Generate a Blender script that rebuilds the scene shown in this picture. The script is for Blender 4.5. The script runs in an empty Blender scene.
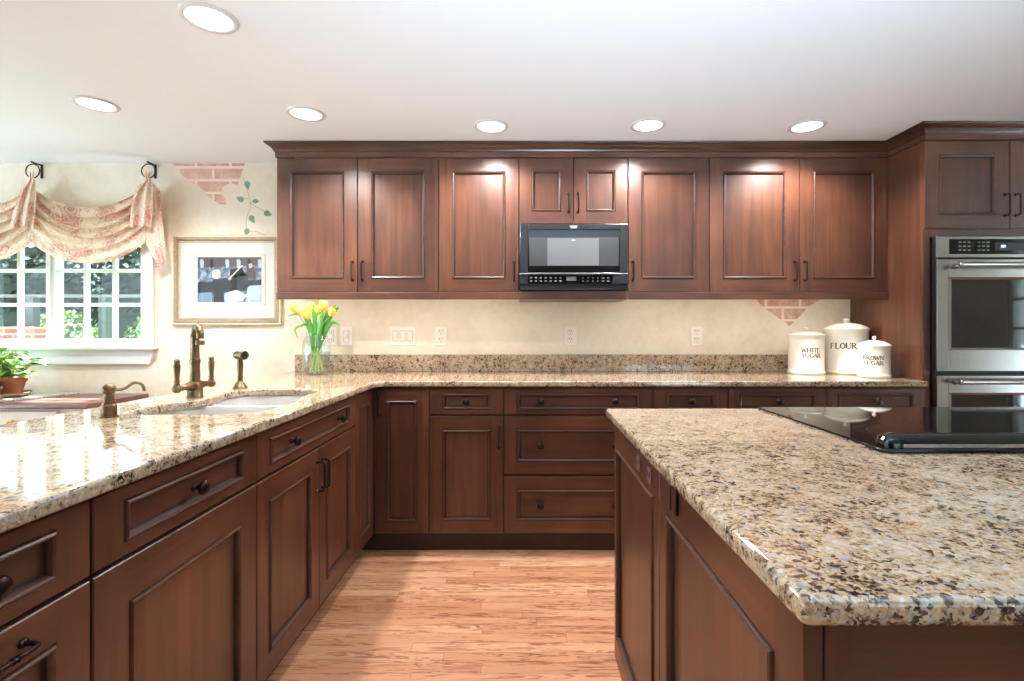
import bpy, bmesh, math, random
from mathutils import Matrix, Vector
random.seed(7)
C = bpy.context.scene.collection
S = bpy.context.scene
PI = math.pi
# ---------------------------------------------------------------- camera, sky, exposure
F, VX, VY, HC = 514.0, 524.0, 329.0, 1.188     # focal length and vanishing point in pixels, eye height in metres
cd = bpy.data.cameras.new('camera'); cam = bpy.data.objects.new('camera', cd); C.objects.link(cam)
cam.location = (0, 0, HC); cam.rotation_euler = (PI/2, 0, 0)
cd.sensor_width = 36; cd.lens = F*36/1024; cd.shift_x = (512-VX)/1024; cd.shift_y = (VY-340.5)/1024
cd.clip_start = .02
S.camera = cam
S.view_settings.view_transform = 'Standard'; S.view_settings.look = 'None'
S.view_settings.gamma = 1; S.view_settings.use_curve_mapping = False
S.view_settings.exposure = 0.12
S.cycles.use_denoising = True
S.cycles.max_bounces = 10; S.cycles.diffuse_bounces = 6; S.cycles.glossy_bounces = 4
S.cycles.transmission_bounces = 8; S.cycles.transparent_max_bounces = 8
S.cycles.caustics_reflective = False; S.cycles.caustics_refractive = False
S.cycles.sample_clamp_indirect = 6
SKY = 4.0
DOWN_W = 6.4
FILL_W = 620.0
SUN_W = 66.0
UNDER_W = .75
w = bpy.data.worlds.new('sky'); S.world = w; w.use_nodes = True
nt = w.node_tree; nt.nodes.clear()
out = nt.nodes.new('ShaderNodeOutputWorld'); bg = nt.nodes.new('ShaderNodeBackground')
tc = nt.nodes.new('ShaderNodeTexCoord'); sp = nt.nodes.new('ShaderNodeSeparateXYZ'); rp = nt.nodes.new('ShaderNodeValToRGB')
nt.links.new(tc.outputs['Generated'], sp.inputs[0]); nt.links.new(sp.outputs['Z'], rp.inputs[0])
rp.color_ramp.elements[0].position = 0.0; rp.color_ramp.elements[0].color = (.80, .90, 1, 1)
rp.color_ramp.elements[1].position = .8; rp.color_ramp.elements[1].color = (.60, .78, 1, 1)
nt.links.new(rp.outputs[0], bg.inputs[0]); bg.inputs[1].default_value = SKY
nt.links.new(bg.outputs[0], out.inputs[0])

D = 3.35            # back wall
CEIL = 2.27
CT0, CT1 = .884, .914
def X(px, d): return (px-VX)*d/F
def Z(py, d): return HC-(py-VY)*d/F

def lamp(name, kind, loc, energy, color, parent=None, **kw):
    l = bpy.data.lights.new(name, kind); l.energy = energy; l.color = color
    rot = kw.pop('rot', (0, 0, 0))
    for k, v in kw.items(): setattr(l, k, v)
    o = bpy.data.objects.new(name, l); C.objects.link(o); o.location = loc; o.rotation_euler = rot
    if parent: o.parent = parent
    return o

# openings that let the daylight in: (portal hints for the sampler, they give off no light of their own)
REAR_Y, RIGHT_X, LEFT_X = -3.2, 5.2, -4.8
def portal(loc, rot, sx, sy):
    o = lamp('window_portal', 'AREA', loc, 1, (1, 1, 1), rot=rot, shape='RECTANGLE', size=sx, size_y=sy)
    o.data.cycles.is_portal = True
portal((LEFT_X+.005, 0, 1.14), (PI/2, 0, -PI/2), 5.9, 2.05)
portal((2.6, REAR_Y+.005, 1.5), (PI/2, 0, 0), 1.5, 1.2)
portal((RIGHT_X-.005, .8, 1.2), (PI/2, 0, PI/2), 1.8, 1.9)
portal((-3.14, D-.002, 1.47), (-PI/2, 0, 0), 1.32, .82)

lamp('sun', 'SUN', (0, 12, 9), SUN_W, (.72, .86, 1), rot=(-math.radians(27), 0, 0), angle=math.radians(.6))
# added fill spot, unseen behind the camera, aimed up to brighten the ceiling
lamp('ceiling_fill', 'SPOT', (.45, -.9, .85), FILL_W, (.60, .80, 1), rot=(PI-.72, 0, 0), spot_size=math.radians(84), spot_blend=.9, shadow_soft_size=.15)

# ---------------------------------------------------------------- materials
def srgb(r, g, b):
    f = lambda c: (c/255/12.92) if c/255 <= .04045 else ((c/255+.055)/1.055)**2.4
    return (f(r), f(g), f(b), 1)
class NT:
    def __init__(s, name):
        s.m = bpy.data.materials.new(name); s.m.use_nodes = True
        s.t = s.m.node_tree; s.b = s.t.nodes['Principled BSDF']
    def n(s, typ, **kw):
        x = s.t.nodes.new('ShaderNode'+typ)
        for k, v in kw.items():
            if k.startswith('i_'): x.inputs[k[2:].replace('_', ' ')].default_value = v
            else: setattr(x, k, v)
        return x
    def l(s, a, b): s.t.links.new(a, b)
    def p(s, **kw):
        for k, v in kw.items(): s.b.inputs[k.replace('_', ' ')].default_value = v
        return s
    def ramp(s, src, stops, interp='LINEAR'):
        r = s.n('ValToRGB'); e = r.color_ramp; e.interpolation = interp
        while len(e.elements) < len(stops): e.elements.new(.5)
        for el, (pos, c) in zip(e.elements, stops):
            el.position = pos; el.color = c if len(c) == 4 else (*c, 1)
        s.l(src, r.inputs[0]); return r.outputs[0]
    def mix(s, a, b, f, blend='MIX'):
        x = s.n('Mix', data_type='RGBA', blend_type=blend)
        for sock, v in ((x.inputs[6], a), (x.inputs[7], b), (x.inputs[0], f)):
            if hasattr(v, 'is_output'): s.l(v, sock)
            else: sock.default_value = v
        return x.outputs[2]
    def math(s, op, a, b=0.0, c=0.0):
        x = s.n('Math', operation=op)
        for i, v in enumerate((a, b, c)):
            if hasattr(v, 'is_output'): s.l(v, x.inputs[i])
            else: x.inputs[i].default_value = v
        return x.outputs[0]
    def coord(s, scale=(1, 1, 1), rand=0.0):
        t = s.n('TexCoord'); mp = s.n('Mapping'); mp.inputs['Scale'].default_value = scale
        if rand:
            oi = s.n('ObjectInfo'); m = s.math('MULTIPLY', oi.outputs['Random'], rand)
            cx = s.n('CombineXYZ'); s.l(m, cx.inputs[0]); s.l(m, cx.inputs[1]); s.l(m, cx.inputs[2])
            va = s.n('VectorMath', operation='ADD'); s.l(t.outputs['Object'], va.inputs[0]); s.l(cx.outputs[0], va.inputs[1])
            s.l(va.outputs[0], mp.inputs[0])
        else: s.l(t.outputs['Object'], mp.inputs[0])
        return mp.outputs[0]
    def noise(s, v, scale, detail=3, rough=.55, dist=0):
        x = s.n('TexNoise'); s.l(v, x.inputs['Vector'])
        x.inputs['Scale'].default_value = scale; x.inputs['Detail'].default_value = detail
        x.inputs['Roughness'].default_value = rough; x.inputs['Distortion'].default_value = dist
        return x.outputs['Fac']
    def base(s, c): s.l(c, s.b.inputs['Base Color'])
    def bump(s, h, strength=.2, dist=.002):
        x = s.n('Bump'); x.inputs['Strength'].default_value = strength; x.inputs['Distance'].default_value = dist
        s.l(h, x.inputs['Height']); s.l(x.outputs[0], s.b.inputs['Normal'])

M = {}
def plain(name, col, rough=.5, metal=0, var=.06, vs=20, **kw):
    n = NT(name); n.p(Roughness=rough, Metallic=metal, **kw)
    v = n.noise(n.coord(), vs, 3)
    lo = tuple(c*(1-var) for c in col[:3]); hi = tuple(min(1, c*(1+var)) for c in col[:3])
    n.base(n.ramp(v, [(.3, lo), (.7, hi)])); M[name] = n.m
    return n

def wood(name, axis, c_dark, c_mid, c_light, rough=.36):
    n = NT(name); n.p(Roughness=rough); n.b.inputs['Coat Weight'].default_value = .12; n.b.inputs['Coat Roughness'].default_value = .25
    sc = [26, 26, 26]; sc[axis] = 1.6
    v = n.coord(tuple(sc), 40)
    a = n.noise(v, 1.0, 6, .62, .6)
    blot = n.noise(n.coord((3, 3, 2.2), 40), 1.0, 3, .5)
    g = n.math('MULTIPLY_ADD', blot, .55, n.math('MULTIPLY', a, .5))
    col = n.ramp(g, [(.34, c_dark), (.52, c_mid), (.7, c_light)])
    n.base(col); n.bump(a, .05, .001); M[name] = n.m
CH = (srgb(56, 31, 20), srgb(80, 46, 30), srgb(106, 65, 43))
wood('cherry_upright', 2, *CH); wood('cherry_level', 0, *CH); wood('cherry_crown_shade', 0, *[tuple(k*.62 for k in c_[:3])+(1,) for c_ in CH], .3)  # crown wood darkened partly for glaze, partly as painted shade
plain('glaze', srgb(34, 17, 12), .45, var=.2)
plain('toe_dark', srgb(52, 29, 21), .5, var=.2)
wood('desk_wood', 0, srgb(75, 45, 38), srgb(98, 62, 52), srgb(120, 82, 68), .3)
plain('iron', srgb(38, 32, 30), .42, .7, var=.25)
plain('pull_bronze', srgb(48, 36, 32), .35, .85, var=.3, vs=60)
plain('brass', srgb(112, 90, 64), .36, .9, var=.3, vs=30)
plain('ceramic', srgb(243, 238, 224), .16, var=.015)
plain('letter_ink', srgb(62, 58, 55), .6)
plain('white_paint', srgb(216, 214, 209), .35, var=.01)
plain('plate_plastic', srgb(240, 231, 219), .35, var=.01)
plain('plate_gap', srgb(176, 160, 142), .6)
plain('slot_dark', srgb(60, 50, 45), .6)
plain('mat_board', srgb(232, 230, 224), .8, var=.01)
plain('frame_gold', srgb(214, 198, 160), .4, .15, var=.12)
plain('frame_bronze', srgb(150, 130, 110), .5, .1, var=.25, vs=90)
plain('cream_cabinet', srgb(228, 219, 200), .45, var=.02)
plain('knob_wood', srgb(190, 150, 100), .4)
plain('terracotta', srgb(150, 88, 58), .75, var=.15)
plain('saucer_clay', srgb(120, 92, 70), .6, var=.2)
plain('soil', srgb(60, 42, 30), .95, var=.3, vs=80)
plain('stem_green', srgb(134, 176, 78), .5, var=.15)
plain('leaf_green', srgb(74, 138, 48), .4, var=.3, vs=14)
plain('tulip_yellow', srgb(252, 220, 110), .45, var=.12, vs=25)
plain('black_gloss', srgb(12, 12, 13), .08, var=.1)
plain('black_satin', srgb(24, 24, 25), .3, var=.1)
plain('black_matte', srgb(10, 10, 10), .6)
plain('mw_grey', srgb(42, 42, 43), .28, .35, var=.05)
plain('mw_window', srgb(62, 62, 63), .18, var=.1, vs=4)
plain('mw_cavity', srgb(104, 104, 105), .22, var=.05, vs=4)
plain('silver', srgb(190, 190, 192), .25, .9)
plain('button_white', srgb(150, 150, 150), .5)
plain('burner_ring', srgb(52, 52, 54), .15)
plain('outlet_brown', srgb(74, 42, 31), .35, var=.1)
plain('outlet_face', srgb(120, 84, 80), .3, var=.1)
plain('floor_dark_room', srgb(150, 110, 80), .5)
plain('branch', srgb(84, 70, 58), .9, var=.3)
plain('post_green', srgb(58, 68, 62), .6, var=.1)
plain('lawn_green', srgb(96, 122, 66), .9, var=.3, vs=3)
plain('bounce_pale', srgb(235, 235, 235), .8, var=.02)
plain('rail_grey', srgb(92, 90, 84), .6, var=.05)

def thin_glass(name, tint, spec):
    n = NT(name); t = n.t; t.nodes.remove(n.b); o = t.nodes['Material Output']
    tr = n.n('BsdfTransparent'); tr.inputs[0].default_value = tint
    gl = n.n('BsdfGlossy'); gl.inputs['Roughness'].default_value = .01
    fr = n.n('LayerWeight'); fr.inputs['Blend'].default_value = .5
    fa = n.math('MULTIPLY_ADD', n.math('POWER', fr.outputs['Facing'], 5.0), .55, spec)
    mx = n.n('MixShader'); n.l(fa, mx.inputs[0]); n.l(tr.outputs[0], mx.inputs[1]); n.l(gl.outputs[0], mx.inputs[2])
    n.l(mx.outputs[0], o.inputs[0]); M[name] = n.m
thin_glass('pane_glass', (.90, .94, .92, 1), .035)
thin_glass('clear_glass', (.95, .975, .965, 1), .10); thin_glass('water', (.95, .985, .96, 1), .02)
thin_glass('picture_glass', (.96, .96, .96, 1), .015)

def emit(name, col, strength):
    n = NT(name); n.p(Base_Color=col); n.b.inputs['Emission Color'].default_value = col; n.b.inputs['Emission Strength'].default_value = strength
    M[name] = n.m
emit('lens_glow', (1, .96, .9, 1), 3.0)
emit('strip_glow', (1, .85, .65, 1), 3.0)
emit('display_glow', (.7, .85, .9, 1), .6)

# steel, brushed along x
n = NT('steel'); n.p(Metallic=1.0, Roughness=.3)
v = n.noise(n.coord((1.5, 300, 300)), 1, 3)
n.base(n.ramp(v, [(.3, srgb(168, 163, 157)), (.7, srgb(174, 169, 163))])); n.l(n.math('MULTIPLY_ADD', v, .05, .2), n.b.inputs['Roughness']); M['steel'] = n.m
n = NT('sink_steel'); n.p(Metallic=.45, Roughness=.4)
v = n.noise(n.coord((300, 2, 300)), 1, 3); n.base(n.ramp(v, [(.3, srgb(222, 220, 216)), (.7, srgb(236, 234, 230))])); M['sink_steel'] = n.m

# oven glass: dark and mirror-like
n = plain('oven_glass', srgb(16, 16, 17), .03, var=.05); n.p(IOR=1.7)
n = plain('cooktop_glass', srgb(20, 20, 22), .03, var=.1); n.p(IOR=1.36)

# granite
def granite(name):
    n = NT(name); n.p(Roughness=.06, IOR=1.72)
    v0 = n.coord()
    wn_ = n.n('TexNoise'); wn_.inputs['Scale'].default_value = 70; wn_.inputs['Detail'].default_value = 3; n.l(v0, wn_.inputs['Vector'])
    va = n.n('VectorMath', operation='MULTIPLY_ADD'); va.inputs[1].default_value = (.014, .014, .014); n.l(wn_.outputs['Color'], va.inputs[0]); n.l(v0, va.inputs[2])
    v = va.outputs[0]
    big = n.noise(v0, 7, 3, .6); med = n.noise(v0, 34, 5, .7, .6)
    def cells(scale):
        vo = n.n('TexVoronoi', feature='F1'); vo.inputs['Scale'].default_value = scale; n.l(v, vo.inputs['Vector'])
        sc_ = n.n('SeparateColor'); n.l(vo.outputs['Color'], sc_.inputs[0]); return sc_.outputs
    ca, cb_ = cells(230), cells(135)
    k = n.math('MULTIPLY_ADD', ca[0], .40, n.math('MULTIPLY_ADD', med, 1.15, n.math('MULTIPLY_ADD', big, .5, -.535)))
    c1 = n.ramp(k, [(.0, srgb(36, 29, 25)), (.22, srgb(50, 40, 34)), (.29, srgb(112, 90, 70)), (.37, srgb(176, 145, 110)),
                    (.48, srgb(199, 169, 132)), (.60, srgb(208, 183, 150)), (.76, srgb(220, 206, 184)), (.95, srgb(214, 209, 200))])
    clus = n.ramp(n.noise(v0, 22, 4, .65), [(.46, (0, 0, 0)), (.60, (1, 1, 1))])
    dk = n.math('MULTIPLY', n.math('GREATER_THAN', cb_[1], .74), clus)
    c2 = n.mix(c1, srgb(40, 33, 29), n.math('MULTIPLY', dk, .9))
    gr = n.math('GREATER_THAN', cb_[2], .84)
    c3 = n.mix(c2, srgb(188, 182, 173), n.math('MULTIPLY', gr, .6))
    n.base(n.mix(c3, (.80, .79, .80, 1), 1.0, 'MULTIPLY')); M[name] = n.m
granite('granite')

# strip oak floor
n = NT('oak_floor'); n.p(Roughness=.33); n.b.inputs['Coat Weight'].default_value = .15; n.b.inputs['Coat Roughness'].default_value = .2
tcn = n.n('TexCoord'); s3 = n.n('SeparateXYZ'); n.l(tcn.outputs['Object'], s3.inputs[0])
yy = n.math('DIVIDE', s3.outputs[1], .0572); row = n.math('FLOOR', yy); fy = n.math('FRACT', yy)
wn = n.n('TexWhiteNoise', noise_dimensions='1D'); n.l(row, wn.inputs['W'])
xx = n.math('DIVIDE', n.math('ADD', s3.outputs[0], n.math('MULTIPLY', wn.outputs['Value'], 9.7)), .85)
pl = n.math('FLOOR', xx); fx = n.math('FRACT', xx)
cb = n.n('CombineXYZ'); n.l(pl, cb.inputs[0]); n.l(row, cb.inputs[1])
w2 = n.n('TexWhiteNoise', noise_dimensions='2D'); n.l(cb.outputs[0], w2.inputs['Vector'])
off = n.math('MULTIPLY', w2.outputs['Value'], 37)
cg = n.n('CombineXYZ'); n.l(n.math('MULTIPLY', s3.outputs[0], 3.2), cg.inputs[0]); n.l(n.math('MULTIPLY', s3.outputs[1], 34), cg.inputs[1]); n.l(off, cg.inputs[2])
g1 = n.noise(cg.outputs[0], 1.0, 5, .6, 1.2)
cg2 = n.n('CombineXYZ'); n.l(n.math('MULTIPLY', s3.outputs[0], 9), cg2.inputs[0]); n.l(n.math('MULTIPLY', s3.outputs[1], 260), cg2.inputs[1]); n.l(off, cg2.inputs[2])
g2 = n.noise(cg2.outputs[0], 1.0, 3, .6)
cg3 = n.n('CombineXYZ'); n.l(n.math('MULTIPLY', s3.outputs[0], 2.2), cg3.inputs[0]); n.l(n.math('MULTIPLY', s3.outputs[1], 24), cg3.inputs[1]); n.l(off, cg3.inputs[2])
g3 = n.noise(cg3.outputs[0], 1.3, 3, .6)
band = n.math('ABSOLUTE', n.math('SUBTRACT', n.math('FRACT', n.math('MULTIPLY', g1, 6.0)), .5))
tone = n.ramp(w2.outputs['Value'], [(.0, srgb(178, 124, 90)), (.35, srgb(188, 134, 100)), (.7, srgb(194, 142, 108)), (1, srgb(206, 158, 122))])
dark = n.math('MULTIPLY', n.ramp(band, [(.08, (1, 1, 1)), (.30, (0, 0, 0))]), n.ramp(g3, [(.42, (0, 0, 0)), (.54, (1, 1, 1))]))
c = n.mix(tone, srgb(116, 66, 42), n.math('MULTIPLY', dark, .8))
c = n.mix(c, srgb(150, 96, 64), n.math('MULTIPLY', n.ramp(g2, [(.5, (0, 0, 0)), (.8, (1, 1, 1))]), .45))
edge = n.math('MAXIMUM', n.math('LESS_THAN', fy, .025), n.math('LESS_THAN', fx, .0018))
c = n.mix(c, srgb(96, 58, 38), n.math('MULTIPLY', edge, .6))
n.base(c); M['oak_floor'] = n.m

# mottled plaster wall
n = NT('plaster'); n.p(Roughness=.75)
v = n.coord(); a = n.noise(v, 2.4, 5, .6, .4); b = n.noise(v, 22, 4, .6)
k = n.math('MULTIPLY_ADD', b, .3, n.math('MULTIPLY', a, .75))
n.base(n.ramp(k, [(.35, srgb(214, 199, 175)), (.52, srgb(228, 215, 194)), (.7, srgb(236, 226, 210))])); M['plaster'] = n.m
plain('rear_bounce_cut', srgb(92, 70, 56), .7)  # unseen rear wall, darkened to cut light bouncing onto the fronts
plain('ceiling_white', srgb(240, 245, 248), .85, var=.005)

# painted brick
n = NT('painted_brick'); n.p(Roughness=.8)
mp = n.n('Mapping'); tcx = n.n('TexCoord'); n.l(tcx.outputs['Object'], mp.inputs[0]); mp.inputs['Rotation'].default_value = (PI/2, 0, 0)
bt = n.n('TexBrick'); n.l(mp.outputs[0], bt.inputs[0]); bt.inputs['Scale'].default_value = 1
bt.inputs['Brick Width'].default_value = .225; bt.inputs['Row Height'].default_value = .083; bt.inputs['Mortar Size'].default_value = .010; bt.inputs['Mortar Smooth'].default_value = .4
bt.inputs['Color1'].default_value = srgb(204, 160, 142); bt.inputs['Color2'].default_value = srgb(192, 142, 122); bt.inputs['Mortar'].default_value = srgb(236, 220, 204)
nz = n.noise(n.coord(), 16, 5, .65)
n.base(n.mix(bt.outputs[0], srgb(232, 206, 190), n.ramp(nz, [(.45, (0, 0, 0)), (.75, (.8, .8, .8))]))); M['painted_brick'] = n.m
n = NT('garden_brick'); n.p(Roughness=.85)
mp = n.n('Mapping'); tcx = n.n('TexCoord'); n.l(tcx.outputs['Object'], mp.inputs[0]); mp.inputs['Rotation'].default_value = (PI/2, 0, 0)
bt = n.n('TexBrick'); n.l(mp.outputs[0], bt.inputs[0]); bt.inputs['Scale'].default_value = 1
bt.inputs['Brick Width'].default_value = .22; bt.inputs['Row Height'].default_value = .075; bt.inputs['Mortar Size'].default_value = .008
bt.inputs['Color1'].default_value = srgb(170, 90, 74); bt.inputs['Color2'].default_value = srgb(150, 70, 58); bt.inputs['Mortar'].default_value = srgb(190, 170, 155)
n.base(bt.outputs[0]); M['garden_brick'] = n.m
plain('vine_paint', srgb(116, 142, 120), .8, var=.2); plain('vine_stem_paint', srgb(176, 170, 130), .8)

# rose toile fabric and gingham lining
n = NT('toile'); n.p(Roughness=.85)
at_ = n.n('Attribute'); at_.attribute_name = 'cloth'; v = at_.outputs['Vector']
ns_ = n.n('TexNoise'); ns_.inputs['Scale'].default_value = 9; ns_.inputs['Detail'].default_value = 3; n.l(v, ns_.inputs['Vector'])
va = n.n('VectorMath', operation='MULTIPLY_ADD'); va.inputs[1].default_value = (.09, .09, .09); n.l(ns_.outputs['Color'], va.inputs[0]); n.l(v, va.inputs[2])
vo = n.n('TexVoronoi', feature='F1'); vo.inputs['Scale'].default_value = 6.5; n.l(va.outputs[0], vo.inputs['Vector'])
dd_ = vo.outputs['Distance']
petal = n.ramp(n.math('ABSOLUTE', n.math('SUBTRACT', n.math('FRACT', n.math('MULTIPLY', dd_, 7.5)), .5)), [(.16, (1, 1, 1)), (.34, (0, 0, 0))])
rose = n.math('MULTIPLY', petal, n.math('LESS_THAN', dd_, .46))
inn = n.ramp(dd_, [(.16, (1, 1, 1)), (.44, (0, 0, 0))])
lf_ = n.ramp(n.noise(v, 15, 5, .7, 1.2), [(.49, (0, 0, 0)), (.60, (1, 1, 1))])
fine = n.ramp(n.noise(v, 60, 3, .6), [(.45, (.35, .35, .35)), (.6, (1, 1, 1))])
c = n.mix(srgb(236, 217, 197), srgb(214, 166, 150), n.math('MULTIPLY', inn, .8))
c = n.mix(c, srgb(172, 98, 92), n.math('MULTIPLY', n.math('MULTIPLY', rose, fine), .85))
c = n.mix(c, srgb(196, 140, 118), n.math('MULTIPLY', n.math('MULTIPLY', lf_, fine), .95))
n.base(c)
tl = n.n('BsdfTranslucent'); n.l(c, tl.inputs[0]); mx = n.n('MixShader'); mx.inputs[0].default_value = .16
o = n.t.nodes['Material Output']; n.l(n.b.outputs[0], mx.inputs[1]); n.l(tl.outputs[0], mx.inputs[2]); n.l(mx.outputs[0], o.inputs[0])
M['toile'] = n.m
n = NT('gingham'); n.p(Roughness=.85)
sxy = n.n('SeparateXYZ'); n.l(n.coord(), sxy.inputs[0])
f1 = n.math('GREATER_THAN', n.math('FRACT', n.math('MULTIPLY', sxy.outputs[0], 55)), .5); f2 = n.math('GREATER_THAN', n.math('FRACT', n.math('MULTIPLY', sxy.outputs[2], 55)), .5)
n.base(n.ramp(n.math('MULTIPLY', n.math('ADD', f1, f2), .5), [(0, srgb(244, 228, 222)), (.5, srgb(216, 150, 156)), (1, srgb(184, 84, 98))])); M['gingham'] = n.m

# variegated leaf, garden foliage, speckled board, evening print colours
n = NT('pothos_leaf'); n.p(Roughness=.4)
n.base(n.ramp(n.noise(n.coord((1, 1, 1), 20), 22, 3), [(.36, srgb(70, 132, 52)), (.50, srgb(132, 178, 76)), (.60, srgb(232, 236, 150))])); M['pothos_leaf'] = n.m
def foliage_mat(name, a, b):
    n = NT(name); n.p(Roughness=.8); n.base(n.ramp(n.noise(n.coord(), 5, 4, .7), [(.35, a), (.65, b)])); M[name] = n.m
foliage_mat('hedge_leaf', srgb(72, 92, 46), srgb(132, 150, 84)); foliage_mat('dark_leaf', srgb(28, 37, 31), srgb(52, 62, 53)); foliage_mat('mid_leaf', srgb(52, 62, 46), srgb(84, 96, 70))
n = NT('speckled_stone'); n.p(Roughness=.3)
n.base(n.ramp(n.noise(n.coord(), 160, 2), [(.4, srgb(110, 104, 98)), (.55, srgb(206, 198, 186)), (.7, srgb(230, 224, 214))])); M['speckled_stone'] = n.m
n = NT('print_ground'); n.p(Roughness=.5)
n.base(n.ramp(n.noise(n.coord((1, 1, 1)), 26, 4, .7), [(.36, srgb(44, 54, 70)), (.52, srgb(104, 122, 142)), (.66, srgb(176, 188, 196))])); M['print_ground'] = n.m
for nm, col in (('print_black', (30, 32, 42)), ('print_white', (232, 234, 238)), ('print_skin', (196, 178, 166)), ('print_blue', (120, 148, 168)), ('print_brown', (88, 78, 76)), ('print_pale', (178, 196, 206))):
    plain(nm, srgb(*col), .5, var=.12, vs=40)

# ---------------------------------------------------------------- mesh helpers
class MB:
    def __init__(s): s.v = []; s.f = []; s.m = []; s.sm = []; s.ml = []; s.rest = []
    def sheet(s, rows, rest, mat):
        n_ = len(rows[0]); b = len(s.v)
        for r_, q_ in zip(rows, rest):
            s.v += [Vector(p) for p in r_]; s.rest += [tuple(p) for p in q_]
        k = s.mi(mat)
        for j in range(len(rows)-1):
            for i in range(n_-1): s.f.append([b+j*n_+i, b+(j+1)*n_+i, b+(j+1)*n_+i+1, b+j*n_+i+1]); s.m.append(k); s.sm.append(True)
        return s
    def mi(s, mat):
        if mat not in s.ml: s.ml.append(mat)
        return s.ml.index(mat)
    def add(s, vs, fs, mat, smooth=False, T=None):
        b = len(s.v)
        for p in vs:
            p = Vector(p); s.v.append(T @ p if T else p)
        k = s.mi(mat)
        for f in fs: s.f.append([b+i for i in f]); s.m.append(k); s.sm.append(smooth)
        return s
    def box(s, x0, x1, y0, y1, z0, z1, mat, T=None):
        return s.add([(x0, y0, z0), (x1, y0, z0), (x1, y1, z0), (x0, y1, z0), (x0, y0, z1), (x1, y0, z1), (x1, y1, z1), (x0, y1, z1)],
                     [(0, 3, 2, 1), (4, 5, 6, 7), (0, 1, 5, 4), (1, 2, 6, 5), (2, 3, 7, 6), (3, 0, 4, 7)], mat, False, T)
    def quad(s, a, b, c, d, mat): return s.add([a, b, c, d], [(0, 1, 2, 3)], mat)
    def lathe(s, prof, mat, seg=24, T=None, cap=(True, True)):
        vs = []; fs = []
        for r, z in prof:
            for i in range(seg):
                a = 2*PI*i/seg; vs.append((r*math.cos(a), r*math.sin(a), z))
        for j in range(len(prof)-1):
            for i in range(seg):
                k = (i+1) % seg; fs.append((j*seg+i, j*seg+k, (j+1)*seg+k, (j+1)*seg+i))
        s.add(vs, fs, mat, True, T)
        for e, j in ((0, 0), (1, len(prof)-1)):
            if cap[e] and prof[j][0] > 1e-6:
                r, z = prof[j]
                ring = [(r*math.cos(2*PI*i/seg), r*math.sin(2*PI*i/seg), z) for i in range(seg)]
                s.add(ring, [tuple(range(seg)) if e else tuple(reversed(range(seg)))], mat, False, T)
        return s
    def tube(s, pts, rad, mat, seg=10, flat=1.0, caps=True):
        pts = [Vector(p) for p in pts]; n = len(pts)
        rad = rad if isinstance(rad, (list, tuple)) else [rad]*n
        vs = []; fs = []; up = None
        for i, p in enumerate(pts):
            d = (pts[min(i+1, n-1)]-pts[max(i-1, 0)]).normalized()
            if up is None:
                up = Vector((0, 0, 1)) if abs(d.z) < .9 else Vector((1, 0, 0))
            sd = d.cross(up)
            if sd.length < 1e-6: sd = d.orthogonal()
            sd.normalize(); up = sd.cross(d).normalized()
            for k in range(seg):
                a = 2*PI*k/seg; vs.append(p+sd*math.cos(a)*rad[i]+up*math.sin(a)*rad[i]*flat)
        for i in range(n-1):
            for k in range(seg):
                q = (k+1) % seg; fs.append((i*seg+k, i*seg+q, (i+1)*seg+q, (i+1)*seg+k))
        if caps: fs += [tuple(reversed(range(seg))), tuple(range((n-1)*seg, n*seg))]
        return s.add(vs, fs, mat, True)
    def sphere(s, c, r, mat, sc=(1, 1, 1), seg=16, rings=10):
        prof = [(max(1e-5, r*math.sin(PI*j/rings)), -r*math.cos(PI*j/rings)) for j in range(rings+1)]
        return s.lathe(prof, mat, seg, Matrix.Translation(c) @ Matrix.Diagonal((*sc, 1)), (False, False))
    def prism(s, poly, z0, z1, mat, T=None):
        n = len(poly); vs = [(x, y, z0) for x, y in poly]+[(x, y, z1) for x, y in poly]
        fs = [tuple(reversed(range(n))), tuple(range(n, 2*n))]+[(i, (i+1) % n, n+(i+1) % n, n+i) for i in range(n)]
        return s.add(vs, fs, mat, False, T)
    def build(s, name, parent=None, loc=None, bevel=0, seg=2, kind=None, label=None, subsurf=0, solid=0):
        me = bpy.data.meshes.new(name); me.from_pydata(s.v, [], s.f); me.update()
        for m in s.ml: me.materials.append(M[m])
        if s.rest and len(s.rest) == len(s.v):
            at_ = me.attributes.new('cloth', 'FLOAT_VECTOR', 'POINT')
            for d_, p_ in zip(at_.data, s.rest): d_.vector = p_
        for p, k, sm in zip(me.polygons, s.m, s.sm): p.material_index = k; p.use_smooth = sm
        o = bpy.data.objects.new(name, me); C.objects.link(o)
        if loc: o.location = loc
        if parent: o.parent = parent
        if solid:
            md = o.modifiers.new('thick', 'SOLIDIFY'); md.thickness = solid; md.offset = 0
        if bevel:
            md = o.modifiers.new('bevel', 'BEVEL'); md.width = bevel; md.segments = seg; md.limit_method = 'ANGLE'; md.angle_limit = .6
        if subsurf:
            md = o.modifiers.new('sub', 'SUBSURF'); md.levels = subsurf; md.render_levels = subsurf
        if kind: o['kind'] = kind
        if label: o['label'] = label
        return o
def tag(o, label, cat, group=None, kind=None):
    o['label'] = label; o['category'] = cat
    if group: o['group'] = group
    if kind: o['kind'] = kind
    return o
def thing(name, loc, label, cat, group=None, rz=0):
    o = bpy.data.objects.new(name, None); C.objects.link(o); o.location = loc; o.rotation_euler = (0, 0, rz); o.empty_display_size = .05
    return tag(o, label, cat, group)
def copy_tree(o, parent=None):
    c = o.copy(); C.objects.link(c)
    if parent: c.parent = parent
    for ch in list(o.children): copy_tree(ch, c)
    return c
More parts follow.
